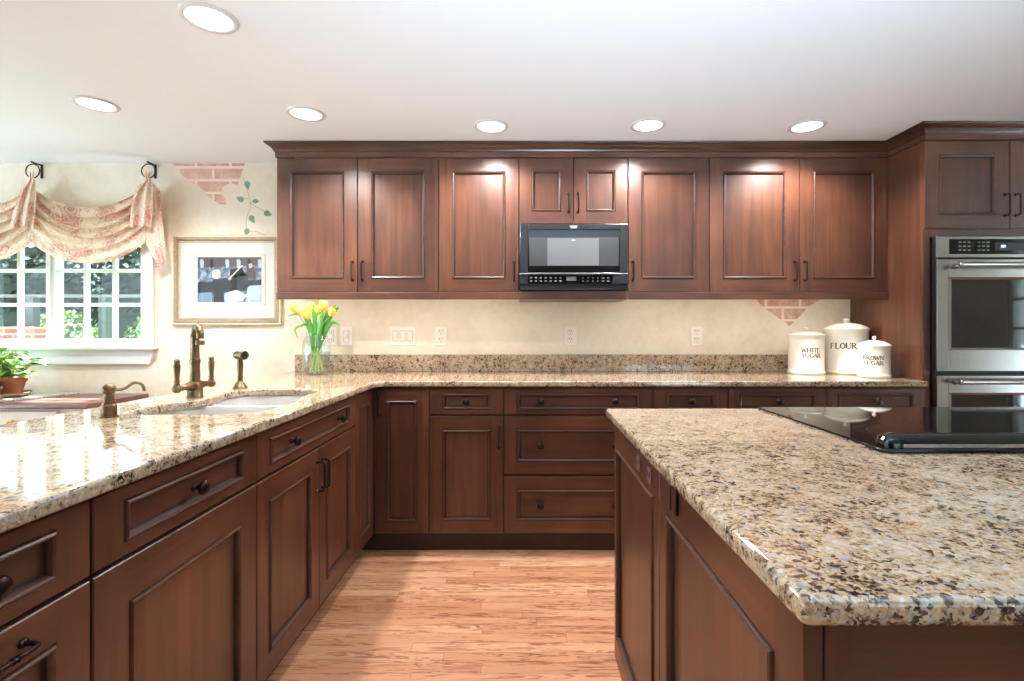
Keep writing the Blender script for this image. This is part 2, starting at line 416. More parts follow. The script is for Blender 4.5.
def slab_mesh(name, loops, z0, z1, mat, edge=.006, parent=None, loc=(0, 0, 0)):
    """a flat slab with eased edges and holes, from closed outlines"""
    cu = bpy.data.curves.new(name, 'CURVE'); cu.dimensions = '2D'; cu.fill_mode = 'BOTH'
    cu.extrude = (z1-z0)/2-edge; cu.bevel_depth = edge; cu.bevel_resolution = 3; cu.offset = -edge
    for lp in loops:
        sp_ = cu.splines.new('POLY'); sp_.points.add(len(lp)-1); sp_.use_cyclic_u = True
        for p, (x, y) in zip(sp_.points, lp): p.co = (x, y, 0, 1)
    t = bpy.data.objects.new('tmp', cu); C.objects.link(t)
    dg = bpy.context.evaluated_depsgraph_get(); dg.update()
    me = bpy.data.meshes.new_from_object(t.evaluated_get(dg)); bpy.data.objects.remove(t); bpy.data.curves.remove(cu)
    me.name = name; me.materials.clear(); me.materials.append(M[mat])
    o = bpy.data.objects.new(name, me); C.objects.link(o); o.location = (loc[0], loc[1], loc[2]+(z0+z1)/2)
    if parent: o.parent = parent
    return o
def rrect(x0, x1, y0, y1, r, n=6):
    pts = []
    for cx, cy, a0 in ((x1-r, y0+r, -PI/2), (x1-r, y1-r, 0), (x0+r, y1-r, PI/2), (x0+r, y0+r, PI)):
        for i in range(n+1):
            a = a0+PI/2*i/n; pts.append((cx+r*math.cos(a), cy+r*math.sin(a)))
    return pts
def smooth_path(pts, n=8):
    P = [Vector(p) for p in pts]; o = []
    for i in range(len(P)-1):
        a, b, c, d = P[max(i-1, 0)], P[i], P[i+1], P[min(i+2, len(P)-1)]
        for k in range(n):
            t = k/n
            o.append(.5*((2*b)+(c-a)*t+(2*a-5*b+4*c-d)*t*t+(3*b-a-3*c+d)*t**3))
    o.append(P[-1]); return o

# ---------------------------------------------------------------- the room
def struct(name, mb, **kw): return mb.build(name, kind='structure', **kw)
struct('floor', MB().box(LEFT_X-.15, RIGHT_X+.15, REAR_Y-.15, D+.15, -.05, 0, 'oak_floor'))
struct('ceiling', MB().box(LEFT_X-.15, RIGHT_X+.15, REAR_Y-.15, D+.15, CEIL, CEIL+.1, 'ceiling_white'))
WX0, WX1, WZ0, WZ1 = -3.80, -2.48, 1.055, 1.885
b = MB()
b.box(LEFT_X, WX0, D, D+.15, 0, CEIL, 'plaster').box(WX1, RIGHT_X, D, D+.15, 0, CEIL, 'plaster')
b.box(WX0, WX1, D, D+.15, 0, WZ0, 'plaster').box(WX0, WX1, D, D+.15, WZ1, CEIL, 'plaster')
wall_back = struct('wall_back', b)
b = MB(); b.box(LEFT_X-.15, LEFT_X, REAR_Y-.15, -2.95, 0, CEIL, 'plaster').box(LEFT_X-.15, LEFT_X, 2.95, D+.15, 0, CEIL, 'plaster')
b.box(LEFT_X-.15, LEFT_X, -2.95, 2.95, 0, .11, 'plaster').box(LEFT_X-.15, LEFT_X, -2.95, 2.95, 2.17, CEIL, 'plaster'); struct('wall_left', b)
b = MB()
for i in range(7): b.box(LEFT_X-.1, LEFT_X-.04, -2.95+i*.983-.035*(0 < i), -2.95+i*.983+.035, .11, 2.17, 'white_paint')
b.box(LEFT_X-.1, LEFT_X-.04, -2.95, 2.95, .11, .17, 'white_paint').box(LEFT_X-.1, LEFT_X-.04, -2.95, 2.95, 2.11, 2.17, 'white_paint')
w4_ = struct('window_4', b); MB().box(LEFT_X-.072, LEFT_X-.068, -2.92, 2.92, .14, 2.14, 'pane_glass').build('pane', w4_)
b = MB(); b.box(RIGHT_X, RIGHT_X+.15, REAR_Y-.15, -.1, 0, CEIL, 'plaster').box(RIGHT_X, RIGHT_X+.15, 1.7, D+.15, 0, CEIL, 'plaster')
b.box(RIGHT_X, RIGHT_X+.15, -.1, 1.7, 0, .25, 'plaster').box(RIGHT_X, RIGHT_X+.15, -.1, 1.7, 2.15, CEIL, 'plaster'); struct('wall_right', b)
b = MB(); b.box(LEFT_X, 1.85, REAR_Y-.15, REAR_Y, 0, CEIL, 'rear_bounce_cut').box(3.35, RIGHT_X, REAR_Y-.15, REAR_Y, 0, CEIL, 'rear_bounce_cut')
b.box(1.85, 3.35, REAR_Y-.15, REAR_Y, 2.1, CEIL, 'rear_bounce_cut').box(1.85, 3.35, REAR_Y-.15, REAR_Y, 0, .9, 'rear_bounce_cut'); struct('wall_rear', b)
b = MB()
for x in (1.85, 2.57, 3.29): b.box(x, x+.06, REAR_Y-.1, REAR_Y-.04, .9, 2.1, 'white_paint')
for z in (.9, 1.47, 2.04): b.box(1.85, 3.35, REAR_Y-.1, REAR_Y-.04, z, z+.06, 'white_paint')
w2_ = struct('window_2', b); MB().box(1.88, 3.32, REAR_Y-.072, REAR_Y-.068, .93, 2.07, 'pane_glass').build('pane', w2_)
b = MB()
for y in (-.1, .78, 1.66): b.box(RIGHT_X+.03, RIGHT_X+.09, y, y+.04, .25, 2.15, 'white_paint')
for i in range(7): b.box(RIGHT_X+.03, RIGHT_X+.09, -.1, 1.7, .25+i*.31, .28+i*.31, 'white_paint')
w3_ = struct('window_3', b); MB().box(RIGHT_X+.058, RIGHT_X+.062, -.08, 1.68, .27, 2.13, 'pane_glass').build('pane', w3_)
struct('baseboard_back', MB().box(LEFT_X+.002, -1.52, D-.014, D-.001, .0, .1, 'white_paint'), bevel=.003)

# window over the desk
GY = 3.42
win = struct('window_1', MB().box(WX0, WX1, D+.001, D+.14, WZ0, WZ0+.02, 'white_paint').box(WX0, WX1, D+.001, D+.14, WZ1-.02, WZ1, 'white_paint')
             .box(WX0, WX0+.02, D+.001, D+.14, WZ0, WZ1, 'white_paint').box(WX1-.02, WX1, D+.001, D+.14, WZ0, WZ1, 'white_paint')
               .box(-3.135, -3.115, D+.03, D+.13, WZ0, WZ1, 'white_paint'), bevel=.002)
def sash(x0, x1, gx0, gx1):
    gz0, gz1 = 1.122, 1.80
    f = MB().box(x0, gx0, GY-.03, GY+.02, WZ0+.02, WZ1-.02, 'white_paint').box(gx1, x1, GY-.03, GY+.02, WZ0+.02, WZ1-.02, 'white_paint')
    f.box(gx0, gx1, GY-.03, GY+.02, WZ0+.02, gz0, 'white_paint').box(gx0, gx1, GY-.03, GY+.02, gz1, WZ1-.02, 'white_paint')
    o = f.build('sash', win, bevel=.003)
    m = MB()
    for i in (1, 2):
        x = gx0+(gx1-gx0)*i/3; m.box(x-.011, x+.011, GY-.02, GY+.012, gz0, gz1, 'white_paint')
        z = gz0+(gz1-gz0)*i/3; m.box(gx0, gx1, GY-.019, GY+.011, z-.011, z+.011, 'white_paint')
    m.build('muntin_grid', o, bevel=.003)
    MB().box(gx0, gx1, GY-.002, GY+.002, gz0, gz1, 'pane_glass').build('pane', o)
sash(-3.12, -2.49, -3.093, -2.526); sash(-3.78, -3.13, -3.722, -3.155)
c = MB().box(WX1-.005, WX1+.075, D-.02, D-.001, WZ0, WZ1+.09, 'white_paint').box(WX0-.075, WX0+.005, D-.02, D-.001, WZ0, WZ1+.09, 'white_paint').box(WX0+.005, WX1-.005, D-.02, D-.001, WZ1-.005, WZ1+.085, 'white_paint')
c.build('casing', win, bevel=.004)
zs = Z(350, 3.29)
MB().box(WX0-.11, WX1+.10, D-.06, D+.03, zs, zs+.022, 'white_paint').build('sill', win, bevel=.005)
ap = [(WX0-.07, zs-.095), (WX1+.055, zs-.095), (WX1+.085, zs), (WX0-.1, zs)]
MB().prism([(x, z) for x, z in ap], 0, .026, 'white_paint', Matrix.Translation((0, D-.001, 0)) @ Matrix.Rotation(PI/2, 4, 'X')).build('apron', win, bevel=.004)

# painted decoration on the plaster
def poly_on_wall(name, polys, mat, off=.0006, dpt=D):
    b = MB()
    for P in polys: b.add([(X(px, dpt), dpt-off, Z(py, dpt)) for px, py in P], [tuple(range(len(P)))], mat)
    return b
q = lambda L, s, ox, oy: [(ox+x/s, oy+y/s) for x, y in L]
b1 = q([(610, 82), (865, 82), (850, 122), (838, 158), (812, 152), (785, 166), (778, 190), (798, 208), (795, 240), (765, 218), (740, 205), (718, 178), (700, 165), (672, 148), (650, 130), (625, 108)], 3.527, 0, 140)
poly_on_wall('brick_mural', [b1], 'painted_brick').build('brick_mural', wall_back, label='patch of painted bricks under the ceiling')
b2 = q([(95, -60), (450, -60), (450, 2), (385, 40), (345, 85), (300, 130), (277, 148), (262, 128), (240, 120), (205, 92), (165, 65), (120, 30), (95, 0)], 5.68, 740, 300)
poly_on_wall('brick_mural', [b2], 'painted_brick').build('brick_mural', wall_back, label='patch of painted bricks above the canisters')
def ribbon(pts, wd):
    P = smooth_path([(x, y, 0) for x, y in pts], 6); L = []; R = []
    for i, p in enumerate(P):
        d = (P[min(i+1, len(P)-1)]-P[max(i-1, 0)]).normalized(); nrm = Vector((-d.y, d.x, 0))*wd
        L.append(p+nrm); R.append(p-nrm)
    return [[(L[i].x, L[i].y), (L[i+1].x, L[i+1].y), (R[i+1].x, R[i+1].y), (R[i].x, R[i].y)] for i in range(len(P)-1)]
vs_ = []
for path in ([(852, 120), (864, 150), (876, 190), (884, 230), (872, 268), (868, 300), (874, 325)], [(880, 222), (905, 236), (930, 250), (946, 262)], [(878, 205), (862, 206), (848, 210)], [(884, 222), (895, 216), (905, 217)], [(872, 322), (900, 322), (920, 330), (936, 334)]):
    vs_ += ribbon(q(path, 3.527, 0, 140), .32)
vm = poly_on_wall('vine', vs_, 'vine_stem_paint')
for cx, cy, a, sz in ((873, 160, 80, 16), (847, 208, 200, 15), (903, 216, 0, 12), (945, 260, 20, 15), (890, 280, 60, 16), (870, 325, 110, 14)):
    lf = []
    for t, wd in ((-1, 0), (-.75, .5), (-.3, .72), (.2, .52), (.7, .2), (1.1, 0), (.7, -.2), (.2, -.52), (-.3, -.72), (-.75, -.5)):
        ca, sa = math.cos(math.radians(a)), math.sin(math.radians(a))
        lf.append((cx+sz*(t*ca-wd*sa), cy+sz*(t*sa+wd*ca)))
    lf = q(lf, 3.527, 0, 140)
    vm.add([(X(px, D), D-.001, Z(py, D)) for px, py in lf], [tuple(range(len(lf)))], 'vine_paint')
vm.build('vine_mural', wall_back, label='painted ivy sprig trailing down the plaster')

# ---------------------------------------------------------------- cabinet fronts
def front(name, parent, x0, x1, z0, z1, stile=.07, rail=.07, level=False):
    """framed front with a beaded, glazed recess; face at y = 0, outward is -y"""
    w_, h_ = x1-x0, z1-z0; b = MB(); t = .02; e = .002
    sv, sh = ('cherry_upright', 'cherry_level')
    pv = 'cherry_level' if level else 'cherry_upright'
    def ring(i0, y0, i1, y1, mat):
        o = [(i0[0], y0, i0[1]), (w_-i0[0], y0, i0[1]), (w_-i0[0], y0, h_-i0[1]), (i0[0], y0, h_-i0[1])]
        n_ = [(i1[0], y1, i1[1]), (w_-i1[0], y1, i1[1]), (w_-i1[0], y1, h_-i1[1]), (i1[0], y1, h_-i1[1])]
        b.add(o+n_, [(0, 1, 5, 4), (1, 2, 6, 5), (2, 3, 7, 6), (3, 0, 4, 7)], mat)
    ring((0, 0), t, (0, 0), e, sv); ring((0, 0), e, (e, e), 0, sv)
    b.quad((e, 0, e), (stile, 0, e), (stile, 0, h_-e), (e, 0, h_-e), sv); b.quad((w_-stile, 0, e), (w_-e, 0, e), (w_-e, 0, h_-e), (w_-stile, 0, h_-e), sv)
    b.quad((stile, 0, e), (w_-stile, 0, e), (w_-stile, 0, rail), (stile, 0, rail), sh); b.quad((stile, 0, h_-rail), (w_-stile, 0, h_-rail), (w_-stile, 0, h_-e), (stile, 0, h_-e), sh)
    prof = [(0, 0), (.0030, .0025), (.0042, -.0035), (.0075, -.0055), (.0115, -.0035), (.0140, .003), (.0160, .0085), (.0195, .0095)]
    for k in range(len(prof)-1):
        (i0, y0), (i1, y1) = prof[k], prof[k+1]
        ring((stile+i0, rail+i0), y0, (stile+i1, rail+i1), y1, 'glaze' if k in (0, 5, 6) else sh)
    i = prof[-1][0]; y = prof[-1][1]
    b.quad((stile+i, y, rail+i), (w_-stile-i, y, rail+i), (w_-stile-i, y, h_-rail-i), (stile+i, y, h_-rail-i), pv)
    b.quad((0, t, 0), (0, t, h_), (w_, t, h_), (w_, t, 0), sv)
    return b.build(name, parent, loc=(x0, 0, z0))
def pull(parent, x, z, length=.1, vert=True):
    b = MB(); h = length/2; pr = .03
    path = [(0, 0, -h), (0, -pr*.7, -h), (0, -pr, -h+.009), (0, -pr, -h*.4), (0, -pr, h*.4), (0, -pr, h-.009), (0, -pr*.7, h), (0, 0, h)]
    b.tube(smooth_path(path, 3), .0042, 'pull_bronze', 8)
    for zz in (-.02, -.012, .012, .02): b.sphere((0, -pr, zz), .0064, 'pull_bronze', (1, 1, .6), 8, 6)
    for zz in (-h, h): b.lathe([(.0085, 0), (.0075, .004), (.005, .006)], 'pull_bronze', 10, Matrix.Translation((0, 0, zz)) @ Matrix.Rotation(PI/2, 4, 'X'))
    o = b.build('handle', parent, loc=(x, 0, z), label=None)
    if not vert: o.rotation_euler = (0, PI/2, 0)
    return o
def knob(parent, x, z):
    b = MB(); T = Matrix.Rotation(PI/2, 4, 'X')
    b.lathe([(.011, 0), (.0105, .003), (.0065, .006), (.006, .014), (.009, .017), (.0165, .02), (.0185, .0245), (.0165, .029), (.0115, .0325), (.004, .0345), (.0001, .0348)], 'pull_bronze', 18, T, (False, False))
    return b.build('knob', parent, loc=(x, 0, z))
def carcass(parent, w_, y0, y1, z0, z1, hollow=False):
    b = MB()
    if hollow:
        b.box(-w_/2, -w_/2+.018, y0, y1, z0, z1, 'cherry_upright').box(w_/2-.018, w_/2, y0, y1, z0, z1, 'cherry_upright').box(-w_/2+.018, w_/2-.018, y1-.012, y1, z0, z1, 'cherry_upright').box(-w_/2+.018, w_/2-.018, y0, y1-.012, z0, z0+.018, 'cherry_upright')
        b.box(-w_/2+.018, w_/2-.018, y0, y0+.018, z0+.018, z1, 'cherry_upright')
    else: b.box(-w_/2, w_/2, y0, y1, z0, z1, 'cherry_upright')
    return b.build('carcass', parent)
G = .0024      # half gap between fronts

# ---- wall cabinets
UY = 3.0; UZ0, UZ1 = Z(292, UY), Z(158, UY); RZ = Z(299.3, UY)
def wall_cabinet(edges, z0, handles, label, rail_bottom=RZ, shelf=False):
    xa, xb = X(edges[0], UY), X(edges[-1], UY); xc = (xa+xb)/2; wd = xb-xa
    t = thing('wall_cabinet', (xc, UY, UZ0), label, 'cabinet', 'wall cabinets in cherry')
    zz = z0-UZ0
    carcass(t, wd-.001, .021, D-UY-.002, zz-.004, UZ1-UZ0)
    for i in range(len(edges)-1):
        a, c_ = X(edges[i], UY)-xc, X(edges[i+1], UY)-xc
        small = z0 > UZ0+.1
        d_ = front('door', t, a+G, c_-G, zz+.001, UZ1-UZ0-.001, .07 if small else .076, .07 if small else .076)
        s_ = handles[i]; wl = c_-a-2*G
        if s_: pull(d_, .026 if s_ < 0 else wl-.026, .122, .108)
    b = MB()
    if shelf: b.box(-wd/2, wd/2, -.006, D-UY-.003, RZ-UZ0, 1.412-UZ0, 'cherry_level')
    else: b.box(-wd/2, wd/2, -.006, .016, RZ-UZ0, -.001, 'cherry_level')
    b.build('shelf' if shelf else 'light_rail', t, bevel=.004)
    if not shelf:
        MB().box(-wd/2+.05, wd/2-.05, .022, .05, -.016, -.005, 'white_paint').build('lamp_strip', t, bevel=.002)
    if not shelf: lamp('under_cabinet_lamp', 'AREA', (0, .036, -.018), UNDER_W*wd*3.0, (1, .90, .80), t, rot=(.35, 0, 0), shape='RECTANGLE', size=wd-.1, size_y=.025)
    return t
E1, E2, E3, E4, E5, E6, E7, E8, E9 = 276.5, 357.6, 438.5, 519, 573.4, 628, 709.5, 799.7, 888.2
wall_cabinet([E1, E2, E3], UZ0, [1, -1], 'cherry wall cabinet with two tall doors beside the framed picture')
wall_cabinet([E3, E4], UZ0, [1], 'cherry wall cabinet with one tall door on the picture side of the microwave')
mwz = Z(223.8, UY)
wall_cabinet([E4, E5, E6], mwz, [1, -1], 'short cherry wall cabinet with two small doors directly above the black microwave', shelf=True)
wall_cabinet([E6, E7], UZ0, [-1], 'cherry wall cabinet with one tall door on the oven side of the microwave')
wall_cabinet([E7, E8, E9], UZ0, [1, -1], 'cherry wall cabinet with two tall doors above the white canisters')

# ---- crown
def sweep(path, prof, mat_of):
    b = MB(); P = [Vector((x, y)) for x, y in path]; n_ = len(P); rows = []
    for o_, z in prof:
        row = []
        for i, p in enumerate(P):
            nr = []
            for a, c_ in ((i-1, i), (i, i+1)):
                if a >= 0 and c_ < n_:
                    d_ = (P[c_]-P[a]).normalized(); nr.append(Vector((d_.y, -d_.x)))
            if len(nr) == 1: off_ = nr[0]*o_
            else: off_ = (nr[0]+nr[1])/(1+nr[0].dot(nr[1]))*o_
            row.append((p.x+off_.x, p.y+off_.y, z))
        rows.append(row)
    for j in range(len(rows)-1):
        for i in range(n_-1): b.quad(rows[j][i], rows[j][i+1], rows[j+1][i+1], rows[j+1][i], mat_of(j))
    for i in range(n_-1):
        b.quad(rows[-1][i], rows[-1][i+1], (*path[i+1], rows[-1][i+1][2]), (*path[i], rows[-1][i][2]), mat_of(0))
    return b
TX = 2.125; TXR = 3.02; TY = 2.741; CRY = 2.72
cr = [(.0, UZ1+.001), (.006, UZ1+.003), (.006, UZ1+.03), (.008, UZ1+.033), (.012, UZ1+.036), (.015, UZ1+.044), (.024, UZ1+.056), (.036, UZ1+.065), (.042, UZ1+.068), (.044, UZ1+.071), (.050, UZ1+.073), (.052, CEIL-.002)]
xl = X(E1, UY)
o = sweep([(xl, D-.002), (xl, UY), (TX, UY), (TX, CRY), (TXR, CRY)], cr, lambda j: 'glaze' if j in (3, 9) else 'cherry_crown_shade' if j > 3 else 'cherry_level').build('crown_molding')
tag(o, 'glazed cherry crown molding with painted-in shade running along the cabinet tops at the ceiling', 'molding')

# ---- base cabinets along the back wall
BY = 2.72; BZ0, BZ1 = .105, .878; DRZ0, DRZ1 = Z(414.7, BY), Z(388, BY); DOZ1 = Z(416.2, BY)
def base_thing(name, loc, rz, wd, label, depth=.62, toe_y=.042, hollow=False, cat='cabinet', group='base cabinets in cherry', toe=True):
    t = thing(name, loc, label, cat, group, rz)
    carcass(t, wd-.001, .021, depth, BZ0, CT0-.002, hollow)
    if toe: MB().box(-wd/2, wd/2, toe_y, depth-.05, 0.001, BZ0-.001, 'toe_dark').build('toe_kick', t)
    return t
def drawer(t, x0, x1, z0, z1, knobs, stile=.068):
    small = z1-z0 < .2
    d_ = front('drawer', t, x0+G, x1-G, z0+.001, z1-.001, stile, .026 if small else .068, True)
    wl = x1-x0-2*G; h_ = z1-z0
    for k in knobs: knob(d_, wl*k, h_/2)
    return d_
def bk(ea, eb): xa, xb = X(ea, BY), X(eb, BY); return xa, xb, (xa+xb)/2, xb-xa
xa, xb, xc, wd = bk(374, 429)
t = base_thing('base_cabinet', (xc, BY, 0), 0, wd, 'narrow cherry base cabinet with one full-height door in the corner of the counters')
MB().box(-wd/2-.04, -wd/2+.004, .004, .0205, BZ0, CT0-.003, 'cherry_upright').box(-wd/2-.09, -wd/2, .042, .06, .001, BZ0-.001, 'toe_dark').build('filler', t)
d_ = front('door', t, -wd/2+.004+G, wd/2-G, BZ0, DRZ1, .06, .064); pull(d_, .022, DRZ1-BZ0-.09, .115)
xa, xb, xc, wd = bk(429, 503.7)
t = base_thing('base_cabinet', (xc, BY, 0), 0, wd, 'cherry base cabinet with one small drawer over a single door')
drawer(t, -wd/2, wd/2, DRZ0, DRZ1, [.5]); d_ = front('door', t, -wd/2+G, wd/2-G, BZ0, DOZ1, .067, .07); pull(d_, wd-.028, DOZ1-BZ0-.115, .11)
xa, xb, xc, wd = bk(503.7, 653)
t = base_thing('drawer_cabinet', (xc, BY, 0), 0, wd, 'wide cherry base cabinet with a stack of three drawers facing the aisle')
drawer(t, -wd/2, wd/2, DRZ0, DRZ1, [.245, .745])
drawer(t, -wd/2, wd/2, Z(474.7, BY), DOZ1, [.245, .745]); drawer(t, -wd/2, wd/2, BZ0, Z(476.2, BY), [.245, .745])
xa, xb, xc, wd = bk(653, 728.5)
t = base_thing('base_cabinet', (xc, BY, 0), 0, wd, 'cherry base cabinet behind the island, its one small drawer next to the three-drawer stack')
drawer(t, -wd/2, wd/2, DRZ0, DRZ1, [.5]); d_ = front('door', t, -wd/2+G, wd/2-G, BZ0, DOZ1, .067, .07); pull(d_, .028, DOZ1-BZ0-.115, .11)
xa, xb, xc, wd = bk(728.5, 925.4)
t = base_thing('base_cabinet', (xc, BY, 0), 0, wd, 'cherry base cabinet with two drawers side by side below the white canisters')
for s_ in (-1, 1):
    a, c_ = (-wd/2, 0) if s_ < 0 else (0, wd/2)
    drawer(t, a, c_, DRZ0, DRZ1, [.5], .055); d_ = front('door', t, a+G, c_-G, BZ0, DOZ1, .067, .07); pull(d_, .028 if s_ > 0 else c_-a-.03, DOZ1-BZ0-.115, .11)

# ---- peninsula, facing the aisle (+x)
PXF = -.795; R90 = PI/2; PD = .66
def pen(y0, y1, label, name='base_cabinet', **kw):
    wd = y1-y0; return base_thing(name, (PXF, (y0+y1)/2, 0), R90, wd, label, PD, toe_y=.075, **kw), wd
t, wd = pen(2.42, 2.715, 'narrow full-height cherry door panel at the inner corner of the peninsula', group='peninsula cabinets in cherry')
front('door', t, -wd/2+G, wd/2-.006, BZ0, DRZ1, .06, .064)
t, wd = pen(1.53, 2.42, 'cherry sink cabinet with a two-knob drawer front over paired doors', 'sink_cabinet', hollow=True, group='peninsula cabinets in cherry')
drawer(t, -wd/2, wd/2, DRZ0, DRZ1, [.25, .75], .075)
for s_ in (-1, 1):
    a, c_ = (-wd/2, .02) if s_ < 0 else (.02, wd/2)
    d_ = front('door', t, a+G, c_-G, BZ0, DOZ1, .07, .07); pull(d_, .022 if s_ > 0 else c_-a-.026, DOZ1-BZ0-.105, .11)
t, wd = pen(.947, 1.53, 'dishwasher behind a wide cherry panel with one drawer knob', 'dishwasher', cat='dishwasher', group='peninsula cabinets in cherry')
drawer(t, -wd/2, wd/2, DRZ0, DRZ1, [.5], .072); front('door', t, -wd/2+G, wd/2-G, BZ0, DOZ1, .085, .085)
t, wd = pen(.565, .945, 'cherry pull-out bin cabinet with a drawer knob and a level bronze pull', group='peninsula cabinets in cherry')
drawer(t, -wd/2, wd/2, DRZ0, DRZ1, [.5]); d_ = front('door', t, -wd/2+G, wd/2-G, BZ0, DOZ1, .068, .07); pull(d_, wd/2, DOZ1-BZ0-.037, .115, False)

# ---- counters
def arc(cx, cy, r, a0, a1, n=8): return [(cx+r*math.cos(math.radians(a0+(a1-a0)*i/n)), cy+r*math.sin(math.radians(a0+(a1-a0)*i/n))) for i in range(n+1)]
PE, CF = -.772, 2.70; PB = -1.50
outl = [(PB, .50), (PE, .50)]+arc(PE+.07, CF-.07, .07, 180, 90)+[(TX-.003, CF), (TX-.003, D-.003), (PB, D-.003)]
SZ = CT0-.001
bowl_near = rrect(-1.315, -.862, 1.655, 2.015, .11, 8); bowl_far = rrect(-1.275, -.905, 2.045, 2.345, .1, 8)
cut = smooth_path([(x, y, 0) for x, y in [(-1.22, 1.65), (-.99, 1.655), (-.90, 1.685), (-.866, 1.76), (-.868, 1.90), (-.88, 1.99), (-.90, 2.05), (-.905, 2.12), (-.908, 2.25), (-.94, 2.32), (-1.0, 2.345), (-1.17, 2.345), (-1.245, 2.32), (-1.275, 2.25), (-1.265, 2.12), (-1.25, 2.04), (-1.265, 1.97), (-1.30, 1.90), (-1.318, 1.78), (-1.298, 1.675), (-1.22, 1.65)]], 4)[:-1]
ct = slab_mesh('countertop', [outl, [(p.x, p.y) for p in cut]], CT0, CT1, 'granite', .007)
tag(ct, 'L-shaped polished granite countertop with the sink cutout', 'countertop')
o = MB().box(X(294.6, 3.325), TX-.003, D-.026, D-.002, CT1, CT1+.108, 'granite').build('backsplash', bevel=.002)
tag(o, 'low granite upstand along the plaster wall behind the counter', 'backsplash')

# sink
sk = thing('sink', (-1.09, 2.0, SZ), 'stainless double-bowl sink set under the granite peninsula', 'sink')
def bowl(pts, dz, other):
    cx = sum(p[0] for p in pts)/len(pts); cy = sum(p[1] for p in pts)/len(pts); b = MB(); n_ = len(pts)
    levels = [(1.07, -.001), (1.0, -.001), (.985, -.012), (.965, -dz+.03), (.94, -dz+.012), (.86, -dz), (.12, -dz-.004)]
    rows = [[(cx+(x-cx)*k-(-1.09), cy+(y-cy)*k-2.0, z) for x, y in pts] for k, z in levels]
    for j in range(len(rows)-1):
        for i in range(n_): b.add([rows[j][i], rows[j][(i+1) % n_], rows[j+1][(i+1) % n_], rows[j+1][i]], [(0, 1, 2, 3)], 'sink_steel', True)
    o_ = b.build('bowl', sk)
    MB().lathe([(.0001, -dz-.006), (.03, -dz-.006), (.036, -dz-.002), (.048, -dz-.001), (.05, -dz-.006)], 'steel', 20, Matrix.Translation((cx+1.09, cy-2.0, 0)), (False, False)).build('drain', o_)
bowl(rrect(-1.33, -.85, 1.64, 2.02, .08, 8), .2, 0); bowl(rrect(-1.285, -.895, 2.06, 2.355, .1, 8), .17, 1)
MB().box(-1.30+1.09, -.87+1.09, .0205, .0575, -.012, -.0012, 'sink_steel').build('divider', sk, bevel=.004)

# ---- island
IX0, IX1, IY0, IY1 = .304, 2.03, .56, 1.73
t = thing('kitchen_island', ((IX0+IX1)/2, (IY0+IY1)/2, 0), 'cherry kitchen island base with framed panels under a speckled granite slab', 'island')
cx, cy = (IX0+IX1)/2, (IY0+IY1)/2
MB().box(IX0+.021-cx, IX1-cx, IY0+.021-cy, IY1-.001-cy, BZ0-.012, CT0-.002, 'cherry_upright').build('carcass', t)
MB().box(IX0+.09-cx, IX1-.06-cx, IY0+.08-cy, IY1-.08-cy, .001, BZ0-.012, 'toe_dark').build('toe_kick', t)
def side_front(name, y_far, y_near, st, rl, z0=BZ0-.012, z1=CT0-.004):
    o_ = front(name, t, 0, y_far-y_near-2*G, 0, z1-z0, st, rl)
    o_.location = (IX0-cx, y_far-G-cy, z0); o_.rotation_euler = (0, 0, -PI/2); return o_
side_front('door', IY1, 1.155, .048, .082); side_front('door', 1.155, IY0, .062, .082)
MB().box(IX0-cx, IX0+.022-cx, IY0-cy-.001, IY0+.021-cy, BZ0-.012, CT0-.004, 'cherry_upright').build('corner_post', t, bevel=.002)
for xa, xb in ((IX0+.022, IX0+.60), (IX0+.60, IX0+1.18), (IX0+1.18, IX1)):
    o_ = front('end_panel', t, 0, xb-xa-2*G, 0, CT0-.004-BZ0+.012, .03 if xa < .4 else .06, .08); o_.location = (xa+G-cx, IY0-cy, BZ0-.012)
sl = slab_mesh('island_countertop', [rrect(.282, 2.05, .52, 1.778, .012, 5)], CT0, CT1, 'granite', .009)
tag(sl, 'thick speckled granite slab topping the island', 'countertop')
# brown power strip tucked under the slab edge
t = thing('power_strip', (IX0-.001, 1.2, .845), 'brown outlet strip with two sockets on the island side under the slab', 'outlet', rz=-PI/2)
MB().box(-.19, .19, -.007, 0, -.026, .030, 'outlet_brown').build('housing', t, bevel=.003)
for x_ in (-.12, -.005):
    b = MB().prism(rrect(-.021, .021, -.018, .018, .012, 5), 0, .004, 'outlet_face', Matrix.Translation((x_, -.007, 0)) @ Matrix.Rotation(PI/2, 4, 'X'))
    for s_ in (-.008, .008): b.box(x_+s_-.0015, x_+s_+.0015, -.012, -.0105, -.003, .009, 'slot_dark')
    b.build('socket', t)
MB().box(.09, .165, -.0095, -.007, -.023, .027, 'outlet_brown').box(.084, .09, -.0105, -.007, -.025, .029, 'outlet_face').build('end_cover', t, bevel=.002)

# ---- cooktop and downdraft
KX0, KX1, KY0, KY1 = .802, 1.715, 1.205, 1.765
t = thing('cooktop', ((KX0+KX1)/2, (KY0+KY1)/2, CT1), 'black glass cooktop set into the island granite', 'cooktop')
cx, cy = (KX0+KX1)/2, (KY0+KY1)/2
g = slab_mesh('glass_top', [rrect(KX0-cx, KX1-cx, KY0-cy, KY1-cy, .008, 4)], .0005, .006, 'cooktop_glass', .0015, t)
for bx, by, r in ((-.30, .13, .09), (-.30, -.13, .075), (0, .02, .12), (.30, .13, .075), (.30, -.13, .09)):
    def annulus(rr):
        b = MB()
        for i in range(48):
            a0, a1 = 2*PI*i/48, 2*PI*(i+1)/48
            b.quad(*[((rr+dr)*math.cos(a)+bx, (rr+dr)*math.sin(a)+by, .0063) for dr, a in ((0, a0), (.0016, a0), (.0016, a1), (0, a1))], 'burner_ring')
        return b
    o = annulus(r).build('burner', t); annulus(r*.62).build('inner_ring', o)
